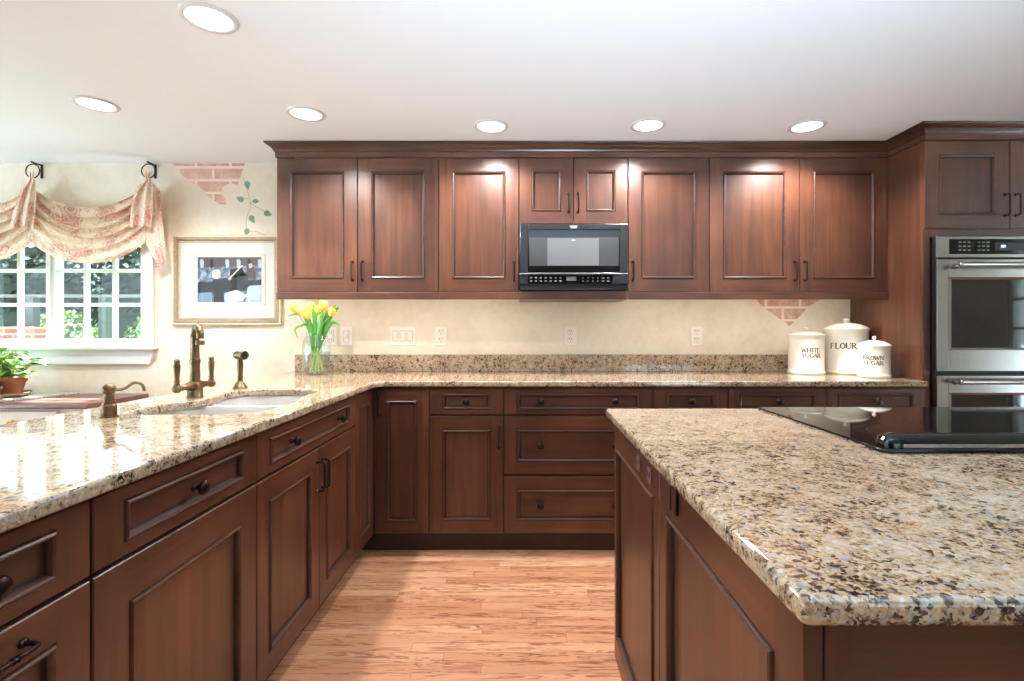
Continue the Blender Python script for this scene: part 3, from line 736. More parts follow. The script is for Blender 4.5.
t = thing('downdraft_vent', (cx, 1.17, CT1), 'black rounded downdraft vent bar lying along the near edge of the cooktop', 'vent')
slab_mesh('flange', [rrect(KX0-.012-cx, KX1-cx, -.042, .03, .012, 4)], .0005, .009, 'black_gloss', .003, t)
b = MB()
prof = []
for i in range(13):
    a = PI*i/12; prof.append((-.026*math.cos(a), .012+.026*math.sin(a)))
pts = [(-.026, .009)]+prof+[(.026, .009)]
xs = [(KX0+.008-cx, .55), (KX0+.012-cx, .8), (KX0+.022-cx, .95), (KX0+.036-cx, 1.0), (KX1-.036-cx, 1.0), (KX1-.012-cx, .8), (KX1-.008-cx, .55)]
rows = [[(x_, y_*k, .009+(z_-.009)*k) for y_, z_ in pts] for x_, k in xs]
n_ = len(pts)
for j in range(len(rows)-1):
    for i in range(n_-1): b.add([rows[j][i], rows[j+1][i], rows[j+1][i+1], rows[j][i+1]], [(0, 1, 2, 3)], 'black_gloss', True)
b.add(rows[0], [tuple(range(n_))], 'black_gloss'); b.add(rows[-1], [tuple(reversed(range(n_)))], 'black_gloss')
b.build('bar', t)
MB().box(KX0+.04-cx, KX1-.04-cx, -.032, -.0265, .0095, .018, 'silver').build('trim_strip', t, bevel=.001)

# ---- tall oven cabinet
t = thing('oven_cabinet', ((TX+TXR)/2, TY, 0), 'tall cherry cabinet around the double wall oven with two doors on top', 'cabinet')
cx = (TX+TXR)/2; hw = (TXR-TX)/2
OX0, OX1 = 2.169-cx, 2.948-cx; OZ0, OZ1 = .395, 1.677
b = MB()
b.box(-hw, -hw+.02, .02, D-TY-.002, .0, UZ1, 'cherry_upright').box(hw-.02, hw, .02, D-TY-.002, .0, UZ1, 'cherry_upright')
b.box(-hw+.02, hw-.02, .60, D-TY-.002, .1, UZ1, 'cherry_upright').box(-hw+.02, hw-.02, .021, .60, OZ1+.03, UZ1, 'cherry_upright').box(-hw+.02, hw-.02, .021, .60, .1, OZ0-.012, 'cherry_upright')
b.build('carcass', t)
b = MB(); b.box(-hw, OX0-.004, 0, .02, .1, UZ1, 'cherry_upright').box(OX1+.004, hw, 0, .02, .1, UZ1, 'cherry_upright').box(OX0-.004, OX1+.004, 0, .02, OZ1+.004, UZ1, 'cherry_level').box(OX0-.004, OX1+.004, 0, .02, OZ0-.1, OZ0-.004, 'cherry_level')
b.build('face_frame', t, bevel=.0015)
UD0, UD1 = Z(228.7, 2.72), UZ1-.002
for s_ in (-1, 1):
    a, c_ = (-hw-.006, 0) if s_ < 0 else (0, hw)
    d_ = front('door', t, a+G, c_-G, UD0, UD1, .072, .072); d_.location.y = -.0205; pull(d_, .026 if s_ > 0 else c_-a-.03, .125, .11)
d_ = front('drawer', t, -hw+.002+G, hw-.002-G, .11, OZ0-.06, .07, .065, True); d_.location.y = -.0205
knob(d_, .25, .11); knob(d_, .64, .11)
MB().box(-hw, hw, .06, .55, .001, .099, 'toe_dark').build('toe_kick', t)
# ---- double oven
t = thing('double_oven', (cx, TY, OZ0), 'stainless double wall oven with bar handles and dark glass doors', 'oven')
OH = OZ1-OZ0; ow0, ow1 = OX0, OX1
MB().box(ow0+.006, ow1-.006, -.008, .55, .004, OH-.004, 'black_matte').build('body', t)
zc = Z(257, 2.69)-OZ0
MB().box(ow0+.006, ow1, -.03, -.009, zc, OH, 'steel').build('control_panel', t, bevel=.003)
b = MB().box(ow0+.075, ow1-.075, -.0325, -.0305, zc+.018, OH-.014, 'black_gloss'); cg_ = b.build('control_glass', t, bevel=.001)
b = MB().box(.11-.2, .28-.2, -.0335, -.0327, zc+.038, OH-.034, 'mw_grey'); b.build('display', cg_)
for gx in (ow0+.145, ow0+.245, ow1-.245, ow1-.145):
    for i in range(3):
        for j in range(3): MB().box(gx+i*.024-.024, gx+i*.024-.010, -.0333, -.0327, zc+.036+j*.021, zc+.0415+j*.021, 'button_white').build('key', cg_)
b = MB().box(-.06, -.035, -.0341, -.0336, zc+.052, zc+.066, 'display_glow'); b.build('clock', cg_)
def oven_door(z0, z1, wz0, wz1, hz):
    b = MB()
    w0, w1 = ow0+.068, ow1-.068
    b.box(ow0+.006, w0, -.034, -.009, z0, z1, 'steel').box(w1, ow1, -.034, -.009, z0, z1, 'steel').box(w0, w1, -.034, -.009, z0, wz0, 'steel').box(w0, w1, -.034, -.009, wz1, z1, 'steel')
    d_ = b.build('oven_door', t, bevel=.002)
    b = MB(); i = .022
    o4 = [(w0, wz0), (w1, wz0), (w1, wz1), (w0, wz1)]; n4 = [(w0+i, wz0+i*.5), (w1-i, wz0+i*.5), (w1-i, wz1-i*.5), (w0+i, wz1-i*.5)]
    for k in range(4):
        q_ = (k+1) % 4; b.quad((o4[k][0], -.034, o4[k][1]), (o4[q_][0], -.034, o4[q_][1]), (n4[q_][0], -.024, n4[q_][1]), (n4[k][0], -.024, n4[k][1]), 'steel')
    b.build('window_rim', d_)
    MB().box(w0+.002, w1-.002, -.0235, -.02, wz0+.002, wz1-.002, 'oven_glass').build('glass', d_)
    b = MB(); hx0, hx1 = ow0+.085, ow1-.085
    Tx = Matrix.Translation((hx0, -.085, hz)) @ Matrix.Rotation(PI/2, 4, 'Y')
    L = hx1-hx0
    b.lathe([(.0001, -.004), (.010, -.004), (.014, 0), (.0145, .008), (.0125, .014), (.0125, L-.014), (.0145, L-.008), (.014, L), (.010, L+.004), (.0001, L+.004)], 'steel', 20, Tx, (False, False))
    for x_ in (hx0+.012, hx1-.012): b.tube([(x_, -.085, hz), (x_, -.05, hz-.004), (x_, -.033, hz-.006)], [.009, .01, .014], 'steel', 12)
    b.build('handle', d_)
z_ = lambda py: Z(py, 2.69)-OZ0
oven_door(z_(371.5), z_(258.8), z_(350), z_(277), z_(265.5)+.002)
oven_door(.006, z_(376), .1, z_(393.5), z_(381.5))

# ---- microwave
t = thing('microwave', (X(573.7, 2.97), 2.97, 1.4135), 'black built-in microwave with a grey window between the wall cabinets', 'microwave')
mh = mwz-.0065-1.4135; mw = X(628, UY)-X(519.3, UY)-.004; mx_ = mw/2
MB().box(-mx_+.004, mx_-.004, .02, D-2.97-.01, .002, mh-.001, 'black_satin').build('body', t)
U = lambda px: -mx_+(px-135)/735*mw
V = lambda py: mh-(py-95)/440*mh
b = MB()
# door surround with rounded left and right edges
wx0, wx1, wy0, wy1 = U(195), U(812), V(418), V(135)
b.box(-mx_+.006, wx0, -.004, .02, V(428), mh, 'mw_grey').box(wx1, mx_-.001, -.004, .02, V(428), mh, 'mw_grey').box(wx0, wx1, -.004, .02, wy1, mh, 'mw_grey').box(wx0, wx1, -.004, .02, V(428), wy0, 'mw_grey')
dr = b.build('door', t, bevel=.004)
b = MB(); b.tube([(-mx_+.009, .006, V(428)), (-mx_+.009, .006, mh)], .0095, 'mw_grey', 14); b.build('door_edge', dr)
b = MB().box(wx0-.001, wx1+.001, .0, .012, wy0-.001, wy1+.001, 'black_gloss'); gl_ = b.build('window_surround', dr)
MB().box(U(203), U(805), -.0012, -.0002, V(375), V(186), 'mw_window').build('window', gl_, bevel=.0003)
MB().box(U(325), U(672), -.002, -.0013, V(373), V(190), 'mw_cavity').build('inner_screen', gl_)
MB().prism([(U(473), V(107)), (U(482), V(127)), (U(520), V(127)), (U(531), V(107))][::-1], 0, .0012, 'silver', Matrix.Translation((0, -.0041, 0)) @ Matrix.Rotation(PI/2, 4, 'X')).build('badge', dr)
MB().box(U(488), U(516), -.0026, -.0020, V(209), V(199), 'silver').build('mark', gl_)
b = MB().tube(smooth_path([(-mx_+.002, -.004, V(428)), (U(300), -.009, V(426)), (U(500), -.011, V(426)), (U(700), -.009, V(426)), (mx_-.002, -.004, V(428))], 6), .005, 'silver', 10, .7); b.build('trim_strip', t)
b = MB().box(-mx_+.004, mx_-.003, -.004, .02, V(500), V(432), 'mw_grey'); cp = b.build('control_panel', t, bevel=.004)
MB().box(U(192), U(765), -.0055, -.0035, V(494), V(437), 'black_gloss').build('control_glass', cp, bevel=.001)
for i in range(7):
    for j in range(2): MB().box(U(208+i*33), U(222+i*33), -.0064, -.0056, V(457+j*22), V(451+j*22), 'button_white').build('key', cp)
for i in range(6):
    for j in range(2): MB().box(U(560+i*33), U((568 if i < 4 else 576)+i*33), -.0064, -.0056, V(457+j*22), V(452+j*22), 'button_white').build('key', cp)
MB().box(U(452), U(518), -.0064, -.0056, V(474), V(447), 'mw_cavity').build('display', cp)
lp = [(U(757), V(496))]+[(U(865-108*math.cos(a)), V(496-58*math.sin(a))) for a in [i*PI/2/8 for i in range(9)]]+[(U(865), V(496))]
MB().prism(lp[::-1], 0, .010, 'black_satin', Matrix.Translation((0, -.004, 0)) @ Matrix.Rotation(PI/2, 4, 'X')).build('latch', cp, bevel=.002)
MB().box(-mx_+.006, mx_-.006, .002, .02, .002, V(503), 'black_matte').build('vent', t)

# ---- recessed ceiling lights
def downlight(x, y, label, show=True):
    t = thing('recessed_light', (x, y, CEIL), label, 'light', 'recessed lights in the ceiling')
    MB().lathe([(.094, -.001), (.092, -.005), (.076, -.007), (.073, -.004), (.073, -.0005)], 'white_paint', 40, None, (False, False)).build('trim_ring', t)
    MB().lathe([(.0001, -.003), (.0725, -.003)], 'lens_glow', 40, None, (False, False)).build('lens', t)
    lamp('recessed_lamp', 'SPOT', (0, 0, -.02), DOWN_W*12, (1, .97, .96), t, spot_size=math.radians(150), spot_blend=.6, shadow_soft_size=.045)
for px, py, lb in ((209, 18, 'recessed ceiling light nearest the camera, high above the soap dispenser'), (96, 104, 'recessed ceiling light over the desk side, above the swagged valance'),
                   (306, 113.5, 'recessed ceiling light over the crown end beside the painted ivy'), (491, 126, 'recessed ceiling light just before the crown left of the microwave'),
                   (648, 125, 'recessed ceiling light just before the crown right of the microwave'), (807, 126, 'recessed ceiling light just before the crown above the canisters')):
    dd = (CEIL-HC)*F/(VY-py); downlight(X(px, dd), dd, lb)

# ---- outlets and switches on the plaster
def plate_base(name, px, py, label, wpx, cat):
    wd = wpx/F*D; t = thing(name, (X(px, D), D-.0005, Z(py, D)), label, cat, 'wall plates above the counter')
    MB().box(-wd/2, wd/2, -.006, 0, -.062, .062, 'plate_plastic').build('plate', t, bevel=.003); return t
def duplex(px, py, label):
    t = plate_base('outlet', px, py, label, 11.8, 'outlet')
    for z0 in (-.026, .026):
        MB().prism(rrect(-.0185, .0185, -.0185, .0185, .0125, 4), 0, .0008, 'plate_gap', Matrix.Translation((0, -.006, z0)) @ Matrix.Rotation(PI/2, 4, 'X')).build('opening', t)
        b = MB().prism(rrect(-.017, .017, -.017, .017, .012, 4), 0, .003, 'plate_plastic', Matrix.Translation((0, -.006, z0)) @ Matrix.Rotation(PI/2, 4, 'X'))
        for s_ in (-.007, .007): b.box(s_-.0016, s_+.0016, -.0096, -.0088, z0, z0+.011, 'slot_dark')
        b.sphere((0, -.009, z0-.008), .0028, 'slot_dark', (1, .3, 1), 8, 6); b.build('socket', t)
duplex(441, 336, 'cream duplex outlet next to the triple switch plate'); duplex(570.5, 336, 'cream duplex outlet on the wall under the microwave'); duplex(696.5, 336, 'cream duplex outlet on the wall between microwave and canisters')
t = plate_base('outlet', 331, 336, 'cream safety outlet partly behind the glass vase', 12, 'outlet')
MB().box(-.0195, .0195, -.0066, -.0058, -.0365, .0365, 'plate_gap').build('opening', t)
b = MB().box(-.017, .017, -.009, -.006, -.034, .034, 'plate_plastic')
for z0 in (-.022, .022):
    for s_ in (-.006, .006): b.box(s_-.0015, s_+.0015, -.0098, -.0088, z0-.005, z0+.006, 'slot_dark')
for z0 in (-.005, .005): b.box(-.008, .008, -.0105, -.009, z0-.003, z0+.003, 'plate_plastic')
b.build('socket', t, bevel=.001)
t = plate_base('dimmer_switch', 346.5, 336.3, 'cream dimmer plate with a round knob beside the vase', 12.3, 'switch')
MB().box(-.0185, .0185, -.0066, -.0058, -.0365, .0365, 'plate_gap').build('opening', t)
MB().box(-.016, .016, -.0075, -.006, -.034, .034, 'plate_plastic').build('insert', t, bevel=.001)
MB().lathe([(.0145, 0), (.014, .012), (.012, .015), (.0001, .0155)], 'cream_cabinet', 20, Matrix.Translation((0, -.0075, 0)) @ Matrix.Rotation(PI/2, 4, 'X')).build('knob', t)
t = plate_base('switch_plate', 402.8, 336, 'wide cream plate with three rocker switches', 26, 'switch')
for x_ in (-.047, 0, .047):
    MB().box(x_-.0185, x_+.0185, -.0066, -.0058, -.0355, .0355, 'plate_gap').build('opening', t)
    MB().add([(x_-.016, -.006, -.033), (x_+.016, -.006, -.033), (x_+.016, -.006, .033), (x_-.016, -.006, .033), (x_-.016, -.0075, -.033), (x_+.016, -.0075, -.033), (x_+.016, -.0115, .033), (x_-.016, -.0115, .033)],
             [(4, 5, 6, 7), (0, 1, 5, 4), (1, 2, 6, 5), (2, 3, 7, 6), (3, 0, 4, 7)], 'plate_plastic').build('rocker', t, bevel=.001)

# ---- faucet set
fx, fyy = -1.322, 2.065
t = thing('faucet', (fx, fyy, CT1), 'antique brass bridge faucet with two lever handles behind the sink', 'faucet')
MB().lathe([(.030, 0), (.030, .006), (.0275, .008), (.027, .042), (.026, .050), (.021, .058), (.0185, .066), (.0185, .085), (.0175, .13), (.0195, .142), (.0205, .146), (.0195, .15), (.0165, .156), (.0155, .19), (.0162, .235), (.0175, .247), (.016, .252), (.0135, .256)], 'brass', 24).build('body', t)
dirx, diry = .68, -.73
sp3 = [(0, 0, .245), (0, 0, .258), (.012*dirx, .012*diry, .272), (.04*dirx, .04*diry, .283), (.072*dirx, .072*diry, .278), (.09*dirx, .09*diry, .26), (.093*dirx, .093*diry, .236)]
b = MB().tube(smooth_path(sp3, 6), .0132, 'brass', 16)
b.lathe([(.016, -.014), (.016, 0), (.014, .004)], 'brass', 18, Matrix.Translation((.093*dirx, .093*diry, .226))); b.build('spout', t)
MB().tube([(0, -.105, .045), (0, -.06, .047), (0, -.03, .047), (0, .03, .047), (0, .06, .047), (0, .105, .045)], [.012, .0115, .019, .019, .0115, .012], 'brass', 14).build('bridge', t)
for s_ in (-1, 1):
    b = MB(); T = Matrix.Translation((0, s_*.108, .045))
    b.sphere((0, s_*.108, .045), .0165, 'brass')
    b.lathe([(.012, .012), (.009, .022), (.011, .028), (.0085, .034), (.0095, .05), (.0115, .075), (.0125, .088), (.010, .095), (.009, .098), (.0115, .103), (.009, .110), (.0045, .114), (.0001, .1145)], 'brass', 16, T, (False, False)); b.build('lever_handle', t)
t = thing('side_sprayer', (X(240, 2.39), 2.39, CT1), 'brass side sprayer standing beside the sink', 'sprayer')
MB().lathe([(.032, 0), (.031, .005), (.024, .012), (.021, .02), (.016, .026), (.012, .034)], 'brass', 20).build('base', t)
MB().lathe([(.012, .03), (.0115, .05), (.0135, .09), (.0135, .115), (.0115, .13), (.0115, .15)], 'brass', 18).build('grip', t)
ang = math.atan2(-.42, .9)
Th = Matrix.Translation((0, 0, .152)) @ Matrix.Rotation(ang, 4, 'Z') @ Matrix.Rotation(PI/2, 4, 'Y') @ Matrix.Scale(1.15, 4)
hd = MB().lathe([(.0001, -.026), (.014, -.024), (.017, -.018), (.016, 0), (.0165, .012), (.0185, .022), (.0195, .027), (.018, .03), (.015, .03), (.0135, .026)], 'brass', 20, Th, (False, False)).lathe([(.0001, .0265), (.0138, .0265)], 'black_satin', 20, Th, (False, False)).build('spray_head', t)
t = thing('soap_dispenser', (-1.292, 1.60, CT1), 'antique brass soap dispenser with a curved spout on the peninsula', 'dispenser')
MB().lathe([(.0245, 0), (.0245, .005)], 'brass', 22).lathe([(.021, .005), (.021, .036)], 'brass', 22).lathe([(.021, .036), (.0185, .041)], 'brass', 22).lathe([(.0185, .041), (.018, .050)], 'brass', 22).lathe([(.0145, .050), (.013, .066), (.011, .071)], 'brass', 22).build('body', t)
MB().sphere((0, 0, .086), .0185, 'brass').build('pump_ball', t)
MB().tube(smooth_path([(.015, 0, .086), (.04, -.004, .086), (.058, -.006, .092), (.08, -.008, .106), (.098, -.01, .108), (.112, -.011, .101), (.119, -.012, .083)], 5), [.0045]*30+[.0045], 'brass', 10).build('spout', t)

# ---- canisters with lettering
GLY = {'W': [((0, 1), (.25, 0), .14), ((.25, 0), (.5, .8), .06), ((.5, .8), (.75, 0), .14), ((.75, 0), (1, 1), .06)],
       'H': [((.12, 0), (.12, 1), .14), ((.78, 0), (.78, 1), .14), ((.12, .5), (.78, .5), .06)], 'I': [((.2, 0), (.2, 1), .15)],
       'T': [((.42, 0), (.42, 1), .15), ((.0, .97), (.84, .97), .06), ((.03, .97), (.03, .8), .06), ((.81, .97), (.81, .8), .06)],
       'E': [((.12, 0), (.12, 1), .15), ((.0, .97), (.66, .97), .06), ((.0, .03), (.68, .03), .06), ((.12, .52), (.52, .52), .06), ((.66, .97), (.66, .8), .05), ((.68, .03), (.68, .22), .05)],
       'S': [((.62, .8), (.45, .97), .07), ((.45, .97), (.2, .95), .08), ((.2, .95), (.09, .75), .11), ((.09, .75), (.25, .57), .13), ((.25, .57), (.5, .43), .14), ((.5, .43), (.63, .25), .12), ((.63, .25), (.5, .06), .1), ((.5, .06), (.25, .03), .07), ((.25, .03), (.06, .2), .07)],
       'U': [((.12, 1), (.12, .3), .15), ((.12, .3), (.22, .08), .13), ((.22, .08), (.42, .02), .08), ((.42, .02), (.62, .08), .07), ((.62, .08), (.7, .3), .06), ((.7, .3), (.7, 1), .06)],
       'G': [((.74, .78), (.6, .95), .07), ((.6, .95), (.35, .97), .08), ((.35, .97), (.14, .78), .11), ((.14, .78), (.08, .5), .15), ((.08, .5), (.16, .2), .13), ((.16, .2), (.38, .03), .09), ((.38, .03), (.72, .12), .07), ((.72, .12), (.72, .42), .13), ((.55, .43), (.85, .43), .05)],
       'A': [((.05, 0), (.42, 1), .06), ((.42, 1), (.8, 0), .15), ((.18, .36), (.66, .36), .06)],
       'R': [((.12, 0), (.12, 1), .15), ((.12, .97), (.45, .97), .06), ((.45, .97), (.62, .85), .1), ((.62, .85), (.62, .66), .13), ((.62, .66), (.45, .52), .1), ((.45, .52), (.12, .51), .06), ((.36, .51), (.8, 0), .14)],
       'F': [((.12, 0), (.12, 1), .15), ((.0, .97), (.66, .97), .06), ((.12, .52), (.52, .52), .06), ((.66, .97), (.66, .8), .05)],
       'L': [((.12, 0), (.12, 1), .15), ((.0, .03), (.66, .03), .06), ((.66, .03), (.66, .24), .05)],
       'O': [((.42, .98), (.16, .82), .1), ((.16, .82), (.08, .5), .15), ((.08, .5), (.16, .18), .13), ((.16, .18), (.42, .02), .1), ((.42, .02), (.68, .18), .1), ((.68, .18), (.77, .5), .15), ((.77, .5), (.68, .82), .13), ((.68, .82), (.42, .98), .1)],
       'B': [((.12, 0), (.12, 1), .15), ((.12, .97), (.42, .97), .06), ((.42, .97), (.58, .85), .1), ((.58, .85), (.56, .66), .12), ((.56, .66), (.42, .54), .08), ((.12, .53), (.45, .53), .06), ((.45, .53), (.64, .4), .1), ((.64, .4), (.64, .18), .14), ((.64, .18), (.46, .03), .1), ((.46, .03), (.12, .03), .06)],
       'N': [((.1, 0), (.1, 1), .06), ((.1, 1), (.76, 0), .15), ((.76, 0), (.76, 1), .06)]}
ADV = {'W': 1.12, 'I': .42, 'L': .78, 'H': .96, 'N': .94}
SER = {'W': [(0, 1), (.5, .8), (1, 1)], 'H': [(.12, 0), (.12, 1), (.78, 0), (.78, 1)], 'I': [(.2, 0), (.2, 1)], 'T': [(.42, 0)], 'U': [(.12, 1), (.7, 1)], 'A': [(.05, 0), (.8, 0)], 'R': [(.12, 0), (.85, 0)], 'F': [(.12, 0)], 'L': [(.12, 1)], 'N': [(.1, 0), (.1, 1), (.76, 1)]}
def lettering(lines, h, rad, zc, ang):
    b = MB(); lh = h*1.28
    for li, txt in enumerate(lines):
        tot = sum(ADV.get(c_, .9)*h*.98 for c_ in txt); x0 = -tot/2; z0 = zc+lh*(len(lines)-1)/2-li*lh-h/2
        for c_ in txt:
            segs = list(GLY[c_])+[((sx_-.13, sz_+(.02 if sz_ < .5 else -.02)), (sx_+.13, sz_+(.02 if sz_ < .5 else -.02)), .05) for sx_, sz_ in SER.get(c_, [])]
            for (xa, za), (xb, zb), wd in segs:
                d_ = Vector((xb-xa, zb-za)); d_.normalize(); nr = Vector((-d_.y, d_.x))*(wd*1.15+.03)/2; e_ = d_*wd*.2
                P = [Vector((xa, za))-e_+nr, Vector((xa, za))-e_-nr, Vector((xb, zb))+e_-nr, Vector((xb, zb))+e_+nr]
                vs = []
                for p in P:
                    th = ang+(x0+p.x*h)/rad; vs.append(((rad+.0006)*math.sin(th), -(rad+.0006)*math.cos(th), z0+p.y*h))
                b.add(vs, [(0, 1, 2, 3)], 'letter_ink')
            x0 += ADV.get(c_, .9)*h*.98
    return b
def canister(px, d_, r, zbody, zlid, zknob, lines, h, zc, ang, label):
    t = thing('canister', (X(px, d_), d_, CT1), label, 'canister', 'white canisters by the oven cabinet'); H_ = zbody-CT1
    bd = MB().lathe([(r*.96, 0), (r*1.0, .004), (r*1.005, .012), (r*1.0, .016), (r*.97, .018), (r*.965, .028), (r*.95, .031), (r*.95, H_-.045), (r*.955, H_-.035), (r*.95, H_-.03), (r*.955, H_-.012), (r*.98, H_-.004), (r*.98, H_)], 'ceramic', 40).build('body', t)
    lettering(lines, h, r*.951, zc-CT1, ang).build('lettering', bd, label='grey serif lettering')
    L = zlid-zbody
    ld = MB().lathe([(r*1.0, H_+.0005), (r*1.01, H_+.003), (r*1.01, H_+.006), (r*.98, H_+.010), (r*.86, H_+L*.48), (r*.6, H_+L*.80), (r*.3, H_+L*.96), (r*.1, H_+L)], 'ceramic', 40).build('lid', t)
    kz = zlid-CT1; k = zknob-zlid
    MB().lathe([(r*.09, kz-.001), (r*.075, kz+k*.25), (r*.12, kz+k*.5), (r*.135, kz+k*.72), (r*.1, kz+k*.94), (.0001, kz+k)], 'ceramic', 20, None, (False, False)).build('knob', ld)
canister(806, 3.16, .105, 1.146, 1.176, 1.200, ['WHITE', 'SUGAR'], .0255, Z(353, 3.06), -.20, 'white canister lettered WHITE SUGAR, standing by the backsplash')
canister(846, 3.185, .125, 1.182, 1.226, 1.254, ['FLOUR'], .034, Z(346, 3.08), -.68, 'tallest white canister, lettered FLOUR, in the middle of the trio')
canister(874.2, 2.93, .083, 1.088, 1.124, 1.148, ['BROWN', 'SUGAR'], .0225, Z(360.5, 2.86), -.66, 'smallest white canister lettered BROWN SUGAR, nearest the oven cabinet')

# ---- vase of tulips
vx, vy = X(316.5, 3.06), 3.06
t = thing('glass_vase', (vx, vy, CT1), 'clear glass vase half full of water at the end of the backsplash', 'vase')
op = [(.0001, .0), (.060, .0), (.066, .006), (.071, .05), (.079, .12), (.081, .16), (.076, .20), (.063, .228), (.058, .24), (.061, .249), (.0605, .2505)]
ip = [(.0585, .2505), (.0555, .24), (.060, .227), (.073, .198), (.078, .16), (.076, .12), (.068, .05), (.062, .012), (.055, .008), (.0001, .008)]
MB().lathe(op+ip, 'clear_glass', 36, None, (False, False)).build('glass', t)
MB().lathe([(.0001, .0085), (.055, .0085), (.0615, .0125), (.0675, .05), (.0755, .12), (.0765, .137), (.0001, .137)], 'water', 36, None, (False, False)).build('water', t)
def blade(b, pts, wd, mat, curl=.3):
    P = smooth_path(pts, 4); n_ = len(P); rows = []
    for i, p in enumerate(P):
        u = i/(n_-1); d_ = (P[min(i+1, n_-1)]-P[max(i-1, 0)]).normalized()
        sd = d_.cross(Vector((0, 1, .15)));
        if sd.length < .05: sd = Vector((1, 0, 0))
        sd.normalize(); nr = sd.cross(d_); k = wd*(math.sin(PI*min(1, u*.93+.07))**.7)*(1 if u < .98 else .1)
        rows.append([p-sd*k, p-nr*k*curl, p+sd*k])
    for i in range(n_-1):
        for j in range(2): b.add([rows[i][j], rows[i+1][j], rows[i+1][j+1], rows[i][j+1]], [(0, 1, 2, 3)], mat, True)
    return b
def tulip(foot, neck, top, lean, label, leaves):
    t = thing('tulip', (vx, vy, CT1), label, 'tulip', 'yellow tulips in the glass vase')
    f, k, e = Vector(foot), Vector(neck), Vector(top)
    MB().tube(smooth_path([f, f.lerp(k, .5), k, k.lerp(e, .55)+Vector((0, 0, .004)), e], 5), .0036, 'stem_green', 8).build('stem', t)
    ax = (e-k).normalized(); b = MB(); rot = Vector((0, 0, 1)).rotation_difference(ax).to_matrix().to_4x4()
    for i in range(6):
        a = 2*PI*i/6; off = .0 if i % 2 else .003; T = Matrix.Translation(e) @ rot @ Matrix.Rotation(a, 4, 'Z'); rows = []
        for j in range(7):
            v_ = j/6; rr = .005+.0195*math.sin(PI*min(1, v_*.62+.06))-(.004*v_ if i % 2 else 0)+off*.5; hw_ = .0165*math.sin(PI*(v_*.86+.1))**.8
            rows.append([T @ Vector((rr-abs(s_)*.003, s_*hw_, v_*.058-.002)) for s_ in (-1, -.4, .4, 1)])
        for j in range(6):
            for s_ in range(3): b.add([rows[j][s_], rows[j][s_+1], rows[j+1][s_+1], rows[j+1][s_]], [(0, 1, 2, 3)], 'tulip_yellow', True)
    b.build('bloom', t)
    for L_, wd in leaves: blade(MB(), L_, wd, 'leaf_green').build('leaf', t)
P_ = lambda px, py, dy=0: ((X(px, vy+dy)-vx), dy, Z(py, vy+dy)-CT1)
tul = [(297, 308, -.01, 'tulip leaning farthest out over the vase rim, its bloom just below the cabinet', [([P_(312, 345), P_(305, 318, -.02), P_(297, 314, -.03), P_(287, 316.5, -.03)], .008), ([P_(314, 350), P_(309, 326, -.03), P_(300, 326, -.05), P_(295, 330, -.05), P_(299, 340, -.05)], .007)]),
       (304, 311, -.03, 'tulip with its bloom beside the outermost one on the picture side', [([P_(313, 352), P_(309, 325, -.02), P_(303, 313, -.03), P_(301, 305, -.03)], .014)]),
       (309, 314.5, -.045, 'lowest tulip bloom in front of the bunch', [([P_(314, 352), P_(311, 328, -.03), P_(307, 316, -.05)], .015)]),
       (317.5, 310, -.02, 'tulip bloom in the centre of the bunch', [([P_(317, 352), P_(315, 322, -.03), P_(313, 303, -.035)], .014), ([P_(318, 350), P_(320, 325, -.03), P_(323, 310, -.04)], .015)]),
       (323, 306, .01, 'tallest tulip bloom at the top of the bunch', [([P_(318, 350), P_(324, 325, .0), P_(328, 312, .0), P_(332, 309, 0)], .013)]),
       (330, 311.5, -.02, 'tulip bloom on the outlet side of the bunch', [([P_(319, 350), P_(328, 322, -.02), P_(334, 312, -.02), P_(339, 307, -.02)], .012), ([P_(316, 352), P_(320, 330, -.05), P_(321, 318, -.055), P_(320, 312, -.06)], .013), ([P_(319, 350), P_(328, 328, -.03), P_(334, 322, -.04), P_(340, 326, -.04)], .011)]),
       (312, 307, .03, 'tulip bloom at the back of the bunch, above the lowest bloom', [([P_(316, 350), P_(310, 324, .03), P_(306, 312, .03), P_(303, 307, .03)], .012)]),
       (327, 315, .03, 'tulip bloom tucked behind the leaves at the back of the bunch', [([P_(319, 350), P_(325, 322, .03), P_(330, 313, .03), P_(336, 305, .03)], .013)])]
for i, (px, py, dy, lb, lv) in enumerate(tul):
    a = 2.4*i+.6; foot = (.036*math.cos(a), .036*math.sin(a), .014); neck = (.022*math.cos(a+2.6)*.9+(px-316.5)*.0006, .02*math.sin(a+2.6), .235)
    tulip(foot, neck, P_(px, py+4, dy), 0, lb, lv)

